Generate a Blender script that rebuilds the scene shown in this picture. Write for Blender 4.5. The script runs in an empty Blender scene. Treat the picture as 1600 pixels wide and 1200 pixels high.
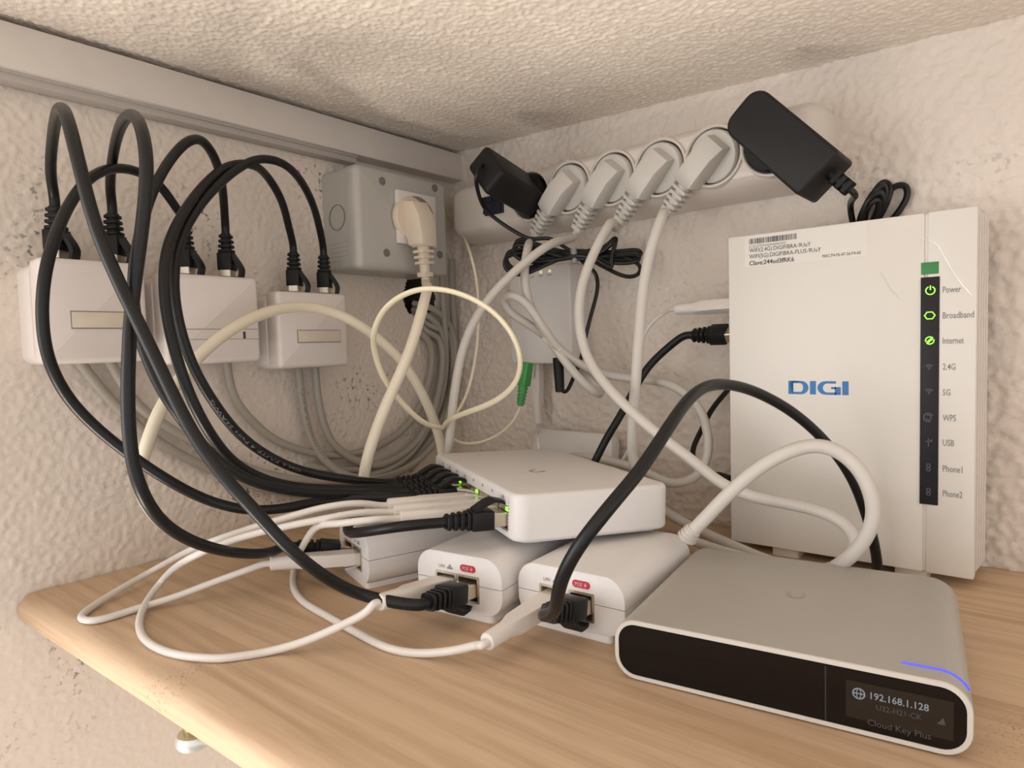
import bpy, bmesh, math, random
from mathutils import Vector, Matrix, noise
random.seed(7)
SC = bpy.context.scene
COL = SC.collection
V = Vector

# ------------------------------------------------------------------ camera
F = 1045.62
RX = V((0.77461395, 0.63179187, -0.02850022))        # camera right in world space
DN = V((0.01390798, -0.06207078, -0.99797484))       # camera down
FW = V((-0.63228143, 0.77264885, -0.05686784))       # camera forward
CAM = V((.512, -.531, .150))
cd = bpy.data.cameras.new('camera'); cam = bpy.data.objects.new('camera', cd); COL.objects.link(cam)
cd.sensor_width = 36; cd.lens = F / 1600 * 36; cd.clip_start = .01
m = Matrix((RX, -DN, -FW)).transposed().to_4x4(); m.translation = CAM
cam.matrix_world = m
SC.camera = cam

# ------------------------------------------------------------------ light
W = bpy.data.worlds.new('world'); SC.world = W; W.use_nodes = True
bg = W.node_tree.nodes['Background']; bg.inputs[0].default_value = (1.0, .985, .972, 1); bg.inputs[1].default_value = .95
def area(name, loc, aim, sx, sy, power, col):
    l = bpy.data.lights.new(name, 'AREA'); l.shape = 'RECTANGLE'; l.size = sx; l.size_y = sy
    l.energy = power; l.color = col
    o = bpy.data.objects.new(name, l); COL.objects.link(o); o.location = loc
    o.rotation_euler = (V(aim) - V(loc)).to_track_quat('-Z', 'Y').to_euler()
    return o
area('window_light', (-.55, -1.60, .08), (.30, -.1, .12), 1.2, .9, 10, (1.0, .98, .96))
area('sunlit_floor_light', (-.14, -1.30, -.95), (.12, -.42, -.01), .45, .40, 14, (1.0, .91, .78))
SC.view_settings.view_transform = 'Standard'; SC.view_settings.look = 'None'
SC.view_settings.gamma = 1; SC.view_settings.use_curve_mapping = False
SC.view_settings.exposure = .54

# ------------------------------------------------------------------ helpers
def at(u, v, x=None, y=None, z=None, d=None):
    """point of the room seen at (u, v), on a given wall / shelf plane or at a given distance"""
    r = RX * ((u - 800) / F) + DN * ((v - 600) / F) + FW
    if x is not None: t = (x - CAM.x) / r.x
    elif y is not None: t = (y - CAM.y) / r.y
    elif z is not None: t = (z - CAM.z) / r.z
    else: t = d
    return CAM + r * t
def pts(L):
    out = []
    for p in L:
        if isinstance(p, Vector): out.append(p)
        elif len(p) == 3: out.append(at(p[0], p[1], d=p[2]))
        else: out.append(at(p[0], p[1], **{p[2]: p[3]}))
    return out

def mat(name, col, rough=.5, metal=0, var=.06, scale=60, bump=0.0, bscale=400, spec=.5, emit=None, estr=1, alpha=1, trans=0):
    M = bpy.data.materials.new(name); M.use_nodes = True
    N = M.node_tree.nodes; L = M.node_tree.links; b = N['Principled BSDF']
    b.inputs['Roughness'].default_value = rough; b.inputs['Metallic'].default_value = metal
    b.inputs['Specular IOR Level'].default_value = spec
    b.inputs['Transmission Weight'].default_value = trans
    tc = N.new('ShaderNodeTexCoord')
    nz = N.new('ShaderNodeTexNoise'); nz.inputs['Scale'].default_value = scale; nz.inputs['Detail'].default_value = 5
    L.new(tc.outputs['Object'], nz.inputs['Vector'])
    mx = N.new('ShaderNodeMix'); mx.data_type = 'RGBA'
    mx.inputs[6].default_value = tuple(c * (1 - var) for c in col) + (1,)
    mx.inputs[7].default_value = tuple(min(1, c * (1 + var)) for c in col) + (1,)
    L.new(nz.outputs['Fac'], mx.inputs[0]); L.new(mx.outputs[2], b.inputs['Base Color'])
    if bump:
        n2 = N.new('ShaderNodeTexNoise'); n2.inputs['Scale'].default_value = bscale; n2.inputs['Detail'].default_value = 3
        L.new(tc.outputs['Object'], n2.inputs['Vector'])
        bp = N.new('ShaderNodeBump'); bp.inputs['Strength'].default_value = bump; bp.inputs['Distance'].default_value = .0006
        L.new(n2.outputs['Fac'], bp.inputs['Height']); L.new(bp.outputs['Normal'], b.inputs['Normal'])
    if emit:
        b.inputs['Emission Color'].default_value = emit + (1,); b.inputs['Emission Strength'].default_value = estr
    return M

def plaster(name, col, dirt):
    M = mat(name, col, rough=.88, var=.05, scale=9, spec=.25)
    N = M.node_tree.nodes; L = M.node_tree.links; b = N['Principled BSDF']
    tc = N['Texture Coordinate']
    n2 = N.new('ShaderNodeTexNoise'); n2.inputs['Scale'].default_value = 260; n2.inputs['Detail'].default_value = 6
    L.new(tc.outputs['Object'], n2.inputs['Vector'])
    bp = N.new('ShaderNodeBump'); bp.inputs['Strength'].default_value = .5; bp.inputs['Distance'].default_value = .0012
    L.new(n2.outputs['Fac'], bp.inputs['Height']); L.new(bp.outputs['Normal'], b.inputs['Normal'])
    # dusty specks in scattered patches
    n3 = N.new('ShaderNodeTexNoise'); n3.inputs['Scale'].default_value = 230; n3.inputs['Detail'].default_value = 3
    n4 = N.new('ShaderNodeTexNoise'); n4.inputs['Scale'].default_value = 14; n4.inputs['Detail'].default_value = 2
    L.new(tc.outputs['Object'], n3.inputs['Vector']); L.new(tc.outputs['Object'], n4.inputs['Vector'])
    r3 = N.new('ShaderNodeMapRange'); r3.inputs[1].default_value = .57; r3.inputs[2].default_value = .66
    r4 = N.new('ShaderNodeMapRange'); r4.inputs[1].default_value = .55; r4.inputs[2].default_value = .66
    L.new(n3.outputs['Fac'], r3.inputs[0]); L.new(n4.outputs['Fac'], r4.inputs[0])
    mu = N.new('ShaderNodeMath'); mu.operation = 'MULTIPLY'; L.new(r3.outputs[0], mu.inputs[0]); L.new(r4.outputs[0], mu.inputs[1])
    m2 = N.new('ShaderNodeMath'); m2.operation = 'MULTIPLY'; L.new(mu.outputs[0], m2.inputs[0]); m2.inputs[1].default_value = dirt
    old = b.inputs['Base Color'].links[0].from_socket
    mx = N.new('ShaderNodeMix'); mx.data_type = 'RGBA'; L.new(old, mx.inputs[6]); mx.inputs[7].default_value = (.10, .08, .065, 1)
    L.new(m2.outputs[0], mx.inputs[0]); L.new(mx.outputs[2], b.inputs['Base Color'])
    return M

def wood(name, col, dark, seed):
    M = bpy.data.materials.new(name); M.use_nodes = True
    N = M.node_tree.nodes; L = M.node_tree.links; b = N['Principled BSDF']
    b.inputs['Roughness'].default_value = .55; b.inputs['Specular IOR Level'].default_value = .35
    tc = N.new('ShaderNodeTexCoord'); mp = N.new('ShaderNodeMapping')
    mp.inputs['Scale'].default_value = (2.6, 46, 46); mp.inputs['Location'].default_value = (seed * 1.7, seed * .31, seed)
    L.new(tc.outputs['Object'], mp.inputs['Vector'])
    n1 = N.new('ShaderNodeTexNoise'); n1.inputs['Scale'].default_value = 1.6; n1.inputs['Detail'].default_value = 4; n1.inputs['Distortion'].default_value = .9
    L.new(mp.outputs[0], n1.inputs['Vector'])
    wv = N.new('ShaderNodeTexNoise'); wv.inputs['Scale'].default_value = 9; wv.inputs['Detail'].default_value = 6
    L.new(mp.outputs[0], wv.inputs['Vector'])
    ad = N.new('ShaderNodeMath'); ad.operation = 'MULTIPLY_ADD'; ad.inputs[1].default_value = .45
    L.new(wv.outputs['Fac'], ad.inputs[0]); L.new(n1.outputs['Fac'], ad.inputs[2])
    wa = N.new('ShaderNodeTexWave'); wa.wave_type = 'BANDS'; wa.bands_direction = 'Y'; wa.inputs['Scale'].default_value = .55; wa.inputs['Distortion'].default_value = 7; wa.inputs['Detail'].default_value = 3; wa.inputs['Detail Scale'].default_value = .8
    L.new(mp.outputs[0], wa.inputs['Vector'])
    aw = N.new('ShaderNodeMath'); aw.operation = 'MULTIPLY_ADD'; aw.inputs[1].default_value = .14
    L.new(wa.outputs['Fac'], aw.inputs[0]); L.new(ad.outputs[0], aw.inputs[2])
    cr = N.new('ShaderNodeValToRGB')
    cr.color_ramp.elements[0].position = .62; cr.color_ramp.elements[0].color = dark + (1,)
    cr.color_ramp.elements[1].position = .92; cr.color_ramp.elements[1].color = col + (1,)
    L.new(aw.outputs[0], cr.inputs[0]); 
    sp = N.new('ShaderNodeTexNoise'); sp.inputs['Scale'].default_value = 700; sp.inputs['Detail'].default_value = 2
    s2 = N.new('ShaderNodeTexNoise'); s2.inputs['Scale'].default_value = 13; s2.inputs['Detail'].default_value = 3
    L.new(tc.outputs['Object'], sp.inputs['Vector']); L.new(tc.outputs['Object'], s2.inputs['Vector'])
    r1 = N.new('ShaderNodeMapRange'); r1.inputs[1].default_value = .55; r1.inputs[2].default_value = .75
    r2 = N.new('ShaderNodeMapRange'); r2.inputs[1].default_value = .60; r2.inputs[2].default_value = .72
    L.new(sp.outputs['Fac'], r1.inputs[0]); L.new(s2.outputs['Fac'], r2.inputs[0])
    mu = N.new('ShaderNodeMath'); mu.operation = 'MULTIPLY'; L.new(r1.outputs[0], mu.inputs[0]); L.new(r2.outputs[0], mu.inputs[1])
    mx = N.new('ShaderNodeMix'); mx.data_type = 'RGBA'; L.new(cr.outputs[0], mx.inputs[6]); mx.inputs[7].default_value = (.20, .115, .055, 1)
    L.new(mu.outputs[0], mx.inputs[0]); L.new(mx.outputs[2], b.inputs['Base Color'])
    bp = N.new('ShaderNodeBump'); bp.inputs['Strength'].default_value = .35; bp.inputs['Distance'].default_value = .0005
    L.new(ad.outputs[0], bp.inputs['Height']); L.new(bp.outputs['Normal'], b.inputs['Normal'])
    return M

WALLC = (.76, .685, .615)
M_wall = plaster('wall_plaster', WALLC, .75)
M_wallr = plaster('wall_plaster_right', (.77, .695, .625), .22)
M_ceil = plaster('ceiling_plaster', (.79, .725, .66), .1)
M_hole = mat('hole_shade', (.06, .045, .035), .95)  # near-black lining colour paints the dark inside the wall hole
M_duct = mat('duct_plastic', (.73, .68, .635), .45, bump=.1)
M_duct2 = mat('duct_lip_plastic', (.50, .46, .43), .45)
M_white = mat('white_plastic', (.75, .725, .71), .38, var=.03)
M_white2 = mat('white_plastic_satin', (.755, .735, .73), .45, var=.03, bump=.08, bscale=1500)
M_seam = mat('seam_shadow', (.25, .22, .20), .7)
M_boxw = mat('wall_box_plastic', (.77, .715, .69), .42, var=.03)
M_boxl = mat('label_window_plastic', (.70, .62, .52), .2, var=.06, scale=120)
M_router = mat('router_plastic', (.72, .69, .64), .42, var=.03, scale=25)
M_routers = mat('router_side_plastic', (.75, .69, .64), .5)
M_film = mat('film_glint', (.9, .88, .84), .08, spec=.9)  # opaque pale tone paints the glint along a crease in the film
M_dark = mat('glossy_black', (.006, .0042, .004), .12, spec=.28)
M_led = mat('led_strip_black', (.016, .0145, .017), .5, spec=.25)
M_screen = mat('display_black', (.014, .011, .009), .2)
M_black = mat('black_cable_rubber', (.0065, .0068, .008), .38, var=.3, scale=200, bump=.10, bscale=900, spec=.35)
M_black2 = mat('black_plug_rubber', (.0075, .0075, .0085), .5, var=.2, spec=.3)
M_adapter = mat('black_adapter_plastic', (.012, .0115, .0125), .5, bump=.15, bscale=2500, spec=.3)
M_thin = mat('thin_black_cord', (.007, .0065, .007), .35, spec=.4)
M_grey = mat('grey_cable_pvc', (.37, .345, .30), .5, var=.08)
M_greyc = mat('light_grey_power_cord', (.60, .57, .53), .48, var=.04)
M_cream = mat('cream_cable_pvc', (.76, .69, .56), .45, var=.05)
M_fib = mat('fibre_cream', (.78, .71, .53), .45)
M_wcab = mat('white_patch_cord', (.74, .70, .665), .45, var=.03)
M_clear = mat('clear_connector', (.72, .68, .62), .15, spec=.7)
M_metal = mat('connector_metal', (.66, .60, .50), .3, metal=.9, var=.1)
M_gold = mat('contact_metal', (.75, .66, .48), .28, metal=.9)
M_port = mat('port_cavity', (.02, .018, .016), .7)
M_boxg = mat('grey_box_plastic', (.48, .465, .435), .38, var=.04)
M_screw = mat('screw_grey', (.19, .18, .17), .5)
M_plugc = mat('cream_plug_plastic', (.76, .66, .54), .45, var=.04)
M_stripw = mat('strip_plastic', (.73, .675, .62), .36, var=.03)
M_plugw = mat('white_plug_plastic', (.62, .60, .56), .45, var=.03)
M_switch = mat('blue_rocker', (.006, .008, .028), .3)
M_red = mat('red_badge', (.55, .03, .055), .5)
M_green = mat('green_connector', (.05, .28, .07), .4)
M_gstk = mat('green_sticker', (.035, .22, .06), .5)
M_ink = mat('ink_dark', (.05, .048, .05), .6)
M_inkg = mat('ink_grey', (.22, .215, .215), .6)
M_blue = mat('ink_blue', (.03, .17, .46), .5)
M_pale = mat('ink_pale', (.62, .56, .54), .6)
M_etch = mat('logo_grey', (.36, .33, .31), .4)
M_etch2 = mat('icon_dim', (.075, .073, .078), .4)
M_cprint = mat('cable_print_grey', (.20, .21, .23), .6)
M_cprint2 = mat('cable_print_dark', (.16, .15, .14), .6)
M_alu = mat('silver_grey_shell', (.385, .36, .325), .42, metal=.0, var=.02)
M_rim = mat('shell_rim', (.60, .57, .53), .35)
M_ledg = mat('green_led', (.2, .8, .05), .4, emit=(.30, 1.0, .04), estr=1.0)
M_leddim = mat('dim_led', (.6, .6, .3), .4, emit=(.75, .8, .35), estr=.35)
M_ledb = mat('blue_led', (.1, .12, .9), .4, emit=(.03, .03, 1.0), estr=.9)
M_txtw = mat('display_text', (.14, .16, .18), .4, emit=(.45, .55, .66), estr=.12)
M_txtg = mat('display_text_dim', (.045, .042, .042), .4, emit=(.5, .45, .45), estr=.03)
M_zinc = mat('zinc_metal', (.66, .70, .66), .35, metal=.7)
M_brass = mat('brass_stem', (.36, .27, .13), .4, metal=.6)
M_tie = mat('twist_tie', (.30, .28, .26), .5)
M_wood = [wood('pine_board_%d' % i, c, d, i * 3.1) for i, (c, d) in enumerate([
    ((.62, .455, .31), (.50, .345, .222)), ((.60, .43, .285), (.485, .325, .205)), ((.615, .445, .295), (.49, .335, .212)),
    ((.62, .45, .30), (.495, .34, .215)), ((.57, .405, .265), (.445, .30, .19))])]

class B:
    """collects shapes into one bmesh; link() makes ONE mesh object of them"""
    def __init__(s): s.bm = bmesh.new()
    def verts(s, L): return [s.bm.verts.new(v) for v in L]
    def face(s, vs):
        try: return s.bm.faces.new(vs)
        except ValueError: return None
    def box(s, c, size, M=None, bev=0, seg=2):
        b = bmesh.new(); bmesh.ops.create_cube(b, size=1)
        for v in b.verts: v.co = V((v.co.x * size[0], v.co.y * size[1], v.co.z * size[2]))
        if bev: bmesh.ops.bevel(b, geom=b.edges[:], offset=bev, segments=seg, profile=.5, affect='EDGES')
        T = (M or Matrix()) @ Matrix.Translation(c)
        s.add(b, T); return s
    def add(s, b, T=None):
        mp = {}
        for v in b.verts: mp[v] = s.bm.verts.new(T @ v.co if T else v.co)
        for f in b.faces: s.face([mp[v] for v in f.verts])
        b.free(); return s
    def loft(s, rings, cap=True, closed=True):
        R = [s.verts(r) for r in rings]
        for a, b in zip(R, R[1:]):
            n = len(a)
            for i in range(n if closed else n - 1):
                j = (i + 1) % n
                s.face([a[i], a[j], b[j], b[i]])
        if cap: s.face(R[0][::-1]); s.face(R[-1])
        return s
    def cyl(s, p0, p1, r0, r1=None, n=20):
        p0, p1 = V(p0), V(p1); r1 = r0 if r1 is None else r1
        q = (p1 - p0).to_track_quat('Z', 'Y')
        ring = lambda p, r: [p + q @ V((r * math.cos(2 * math.pi * i / n), r * math.sin(2 * math.pi * i / n), 0)) for i in range(n)]
        return s.loft([ring(p0, r0), ring(p1, r1)])
    def lathe(s, prof, M=None, n=28):
        M = M or Matrix()
        rings = [[M @ V((r * math.cos(2 * math.pi * i / n), r * math.sin(2 * math.pi * i / n), z)) for i in range(n)] for r, z in prof]
        return s.loft(rings)
    def prism(s, poly, z0, z1, M=None, b0=0, b1=0, seg=3):
        """polygon (CCW, convex) extruded from z0 to z1, edges rounded by b0 / b1"""
        M = M or Matrix(); n = len(poly); P = [V((p[0], p[1])) for p in poly]
        nr = []
        for i in range(n):
            e1 = (P[i] - P[i - 1]); e2 = (P[(i + 1) % n] - P[i])
            if e1.length < 1e-9: e1 = e2
            if e2.length < 1e-9: e2 = e1
            e1 = e1.normalized(); e2 = e2.normalized()
            a = V((e1.y, -e1.x)); b = V((e2.y, -e2.x)); k = (a + b)
            k = k.normalized() if k.length > 1e-6 else a
            nr.append(k / max(.35, k.dot(a)))
        def ring(ins, z): return [M @ V((P[i].x - nr[i].x * ins, P[i].y - nr[i].y * ins, z)) for i in range(n)]
        R = []
        if b0:
            for k in range(seg + 1):
                t = math.pi / 2 * k / seg; R.append(ring(b0 * (1 - math.sin(t)), z0 + b0 * (1 - math.cos(t))))
        else: R.append(ring(0, z0))
        if b1:
            for k in range(seg + 1):
                t = math.pi / 2 * k / seg; R.append(ring(b1 * (1 - math.cos(t)), z1 - b1 * (1 - math.sin(t))))
        else: R.append(ring(0, z1))
        return s.loft(R)
    def tube(s, P, r, n=12, flat=None):
        """tube along points; r is a number or a list, one per point"""
        rr = r if isinstance(r, (list, tuple)) else [r] * len(P)
        T = [(P[min(i + 1, len(P) - 1)] - P[max(i - 1, 0)]).normalized() for i in range(len(P))]
        u = T[0].orthogonal().normalized(); rings = []
        for i, p in enumerate(P):
            if i:
                q = T[i - 1].rotation_difference(T[i]); u = (q @ u)
            u = (u - T[i] * u.dot(T[i])).normalized(); w = T[i].cross(u)
            fx, fy = (1, 1) if flat is None else flat
            rings.append([p + (u * math.cos(2 * math.pi * k / n) * fx + w * math.sin(2 * math.pi * k / n) * fy) * rr[i] for k in range(n)])
        return s.loft(rings)
    def link(s, name, m, parent=None, world=False, sharp=38, merge=True):
        bm = s.bm
        if merge: bmesh.ops.remove_doubles(bm, verts=bm.verts, dist=1e-7)
        bmesh.ops.recalc_face_normals(bm, faces=bm.faces)
        if world and parent is not None: bm.transform(parent.matrix_basis.inverted())
        me = bpy.data.meshes.new(name); bm.to_mesh(me); bm.free()
        me.polygons.foreach_set('use_smooth', [True] * len(me.polygons))
        me.set_sharp_from_angle(angle=math.radians(sharp))
        o = bpy.data.objects.new(name, me); me.materials.append(m); COL.objects.link(o)
        if parent is not None:
            o.parent = parent
        return o

def thing(name, label, cat, loc=(0, 0, 0), rz=0, group=None, M=None):
    o = bpy.data.objects.new(name, None); COL.objects.link(o); o.empty_display_size = .01
    if M is not None: o.matrix_basis = M
    else: o.matrix_basis = Matrix.Translation(V(loc)) @ Matrix.Rotation(rz, 4, 'Z')
    o['label'] = label; o['category'] = cat
    if group: o['group'] = group
    return o
def struct(o): o['kind'] = 'structure'; return o
def lab(o, s): o['label'] = s; return o

def rrect(x0, y0, x1, y1, r, n=6):
    if not isinstance(r, (list, tuple)): r = [r] * 4
    out = []
    for (cx, cy, a0), q in zip([(x1, y1, 0), (x0, y1, 90), (x0, y0, 180), (x1, y0, 270)], r):
        sx = -1 if cx == x1 else 1; sy = -1 if cy == y1 else 1
        for k in range(n + 1):
            a = math.radians(a0 + 90 * k / n); out.append((cx + sx * q + q * math.cos(a), cy + sy * q + q * math.sin(a)))
    return out
def frame(o, d, n):
    d = V(d).normalized(); n = V(n); n = (n - d * n.dot(d)).normalized(); x = n.cross(d)
    M = Matrix((x, n, d)).transposed().to_4x4(); M.translation = V(o); return M
def spline(P, k=10):
    P = [V(p) for p in P]; Q = [P[0] * 2 - P[1]] + P + [P[-1] * 2 - P[-2]]; out = []
    for i in range(1, len(Q) - 2):
        p0, p1, p2, p3 = Q[i - 1:i + 3]
        t0 = 0; t1 = t0 + max(1e-5, (p1 - p0).length) ** .5; t2 = t1 + max(1e-5, (p2 - p1).length) ** .5; t3 = t2 + max(1e-5, (p3 - p2).length) ** .5
        for j in range(k):
            t = t1 + (t2 - t1) * j / k
            a1 = p0 * ((t1 - t) / (t1 - t0)) + p1 * ((t - t0) / (t1 - t0)); a2 = p1 * ((t2 - t) / (t2 - t1)) + p2 * ((t - t1) / (t2 - t1))
            a3 = p2 * ((t3 - t) / (t3 - t2)) + p3 * ((t - t2) / (t3 - t2))
            b1 = a1 * ((t2 - t) / (t2 - t0)) + a2 * ((t - t0) / (t2 - t0)); b2 = a2 * ((t3 - t) / (t3 - t1)) + a3 * ((t - t1) / (t3 - t1))
            out.append(b1 * ((t2 - t) / (t2 - t1)) + b2 * ((t - t1) / (t2 - t1)))
    out.append(P[-1]); return out
def cut(o, cutters):
    """cut recesses into a mesh object; cutters = list of B"""
    for c in cutters:
        k = c.link('cutter', M_port)
        md = o.modifiers.new('cut', 'BOOLEAN'); md.operation = 'DIFFERENCE'; md.object = k; md.solver = 'EXACT'
        k.matrix_basis = o.parent.matrix_basis if o.parent else Matrix()
        bpy.context.view_layer.update()
        dg = bpy.context.evaluated_depsgraph_get(); me = bpy.data.meshes.new_from_object(o.evaluated_get(dg))
        o.modifiers.clear(); old = o.data; o.data = me; bpy.data.meshes.remove(old)
        bpy.data.objects.remove(k)
    o.data.set_sharp_from_angle(angle=math.radians(38))
def text(s, name, m, parent, M, w=None, h=None, bold=0, depth=.00006, align='L'):
    """flat lettering: text converted to a thin mesh, fitted to w x h, lower left (or centre) at M's origin"""
    c = bpy.data.curves.new('t', 'FONT'); c.body = s; c.size = 1; c.resolution_u = 2; c.offset = bold
    t = bpy.data.objects.new('t', c); COL.objects.link(t); bpy.context.view_layer.update()
    me = bpy.data.meshes.new_from_object(t.evaluated_get(bpy.context.evaluated_depsgraph_get()))
    bpy.data.objects.remove(t); bpy.data.curves.remove(c)
    xs = [v.co.x for v in me.vertices]; ys = [v.co.y for v in me.vertices]
    x0, x1, y0, y1 = min(xs), max(xs), min(ys), max(ys)
    sy = h / (y1 - y0) if h else w / (x1 - x0); sx = w / (x1 - x0) if w else sy
    for v in me.vertices:
        x = (v.co.x - x0) * sx; y = (v.co.y - y0) * sy
        if align == 'C': x -= (x1 - x0) * sx / 2; y -= (y1 - y0) * sy / 2
        v.co = M @ V((x, y, depth))
    me.name = name; o = bpy.data.objects.new(name, me); me.materials.append(m); COL.objects.link(o); o.parent = parent
    return o

# ================================================================== SETTING
def ywall(x): return -.03 * x
def wall_grid(name, m, o, a, b, ra, rb, fa, fb, step, nrm, amp, hole=None):
    """plaster surface spanned by a, b: a fine grid (fa x fb) inside a coarse border (ra x rb)"""
    def axis(r, f):
        n = int((f[1] - f[0]) / step); t = [f[0] + (f[1] - f[0]) * i / n for i in range(n + 1)]
        lo = []; x = f[0] - .02
        while x > r[0] + .01: lo.append(x); x -= .02
        hi = []; x = f[1] + .02
        while x < r[1] - .01: hi.append(x); x += .02
        return ([r[0]] if f[0] - r[0] > 1e-4 else []) + lo[::-1] + t + hi + ([r[1]] if r[1] - f[1] > 1e-4 else [])
    A, Bx = axis(ra, fa), axis(rb, fb); nb = len(Bx)
    vs = [tuple(o + a * x + b * y) for x in A for y in Bx]; fs = []
    flip = a.cross(b).dot(nrm) < 0
    for i in range(len(A) - 1):
        for j in range(nb - 1):
            if hole and hole(o + a * ((A[i] + A[i + 1]) / 2) + b * ((Bx[j] + Bx[j + 1]) / 2)): continue
            k = i * nb + j; q = (k, k + nb, k + nb + 1, k + 1)
            fs.append(q[::-1] if flip else q)
    me = bpy.data.meshes.new(name); me.from_pydata(vs, [], fs)
    me.polygons.foreach_set('use_smooth', [True] * len(me.polygons)); me.materials.append(m)
    ob = bpy.data.objects.new(name, me); COL.objects.link(ob); struct(ob)
    for k, (sz, dep, st, mid) in enumerate(amp):
        tx = bpy.data.textures.new(name + '_relief%d' % k, 'CLOUDS'); tx.noise_scale = sz; tx.noise_depth = dep; tx.noise_basis = 'IMPROVED_PERLIN'
        md = ob.modifiers.new('relief', 'DISPLACE'); md.texture = tx; md.texture_coords = 'LOCAL'; md.direction = 'NORMAL'; md.strength = st; md.mid_level = mid
    return ob
hc = at(655, 464, x=0)
def in_hole(c):
    wob = 1 + .18 * noise.noise(c * 120)
    return ((c.y - hc.y) / .0225) ** 2 + ((c.z - hc.z) / .0225) ** 2 < wob
Z0 = V((0, 0, 0))
wl = wall_grid('wall_left', M_wall, Z0, V((0, 1, 0)), V((0, 0, 1)), (-.60, .01), (-.5, .42), (-.50, .01), (-.22, .37), .0014, V((1, 0, 0)),
               [(.0040, 1, .0028, .5), (.014, 1, .0012, .5)], in_hole)
rdir = V((1, -.03, 0)).normalized()
wall_grid('wall_right', M_wallr, V((-.004, 0, 0)), rdir, V((0, 0, 1)), (0, 1.0), (-.5, .42), (0, .64), (-.03, .37), .0014, V((0, -1, 0)),
          [(.0056, 1, .0052, .5), (.0026, 0, .0010, .5)])
cdir = V((1, 0, -.04)).normalized()
wall_grid('ceiling', M_ceil, V((-.004, 0, .3585)), cdir, V((0, 1, 0)), (0, 1.0), (-1.0, .01), (0, .62), (-.45, .01), .0012, V((0, 0, -1)),
          [(.0030, 1, .0034, .5), (.009, 1, .0006, .5)])
b = B(); q = Matrix.Translation(V((0, hc.y, hc.z))) @ Matrix.Rotation(math.radians(-90), 4, 'Y')
n = 24
rings = [[q @ V((r * math.cos(2 * math.pi * i / n), r * math.sin(2 * math.pi * i / n), z)) for i in range(n)] for r, z in [(.027, .003), (.026, .05), (.001, .05)]]
b.loft(rings, cap=False); o = b.link('cable_hole', M_hole, wl); lab(o, 'dark hole broken through the plaster')
# white cable duct along the ceiling
duct = B().box((.0085, -.52, .3405), (.019, 1.04, .0275), bev=.0012).link('trim_1', M_duct); struct(duct)
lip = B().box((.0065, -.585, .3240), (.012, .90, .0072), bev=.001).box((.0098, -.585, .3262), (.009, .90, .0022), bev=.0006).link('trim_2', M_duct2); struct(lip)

fl = B().box((.6, -1.2, -1.13), (4.2, 3.6, .04)).link('unseen_floor', mat('unseen_floor_brown', (.40, .34, .29), .5)); struct(fl)  # out of view, added to keep light from coming up under the shelf

# ================================================================== SHELF
sh = thing('wooden_shelf', 'pine plank shelf with a rounded front edge under all the devices', 'shelf', (.4, -.2, 0))
def rel(p, o=sh): return o.matrix_basis.inverted() @ V(p)
TH = .020
edges_y = [-.4105, -.305, -.204, -.102, .006]
for i in range(4):
    y0, y1 = edges_y[i], edges_y[i + 1]
    if i == 0:
        prof = [(y1 - .00035, 0), (y1 - .00035, -TH)] + [(y0 + TH / 2 - TH / 2 * math.sin(math.pi * k / 12), -TH / 2 - TH / 2 * math.cos(math.pi * k / 12)) for k in range(13)]
        prof = prof[::-1]
    else:
        prof = [(y0, -TH), (y1 - .00035, -TH), (y1 - .00035, -.0004), (y1 - .0008, 0), (y0 + .0005, 0), (y0, -.0004)]
    bb = B(); bb.loft([[V((x, p[0] + (.027 * x if i == 0 and p[0] < y1 - .01 else 0), p[1])) for p in prof] for x in (.0015, .004, .9)])
    if i == 0:   # the sawn corner at the wall is rounded off a little
        for v in bb.bm.verts:
            if v.co.x < .002: v.co.y = max(v.co.y, y0 + .004)
    bb.link('board', M_wood[i], sh, world=True)
bolt = thing('levelling_bolt', 'zinc disc bolt on a short brass stem under the front of the shelf', 'bolt', at(303, 1155, y=-.365))
zz = bolt.location.z
B().cyl((0, 0, .004), (0, 0, -TH - zz - .0002), .0052, .0058).link('stem', M_brass, bolt)
B().lathe([(.0008, -.0035), (.008, -.0035), (.0095, -.0015), (.0095, .002), (.0085, .004), (.0008, .0045)]).link('disc_head', M_zinc, bolt)

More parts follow.
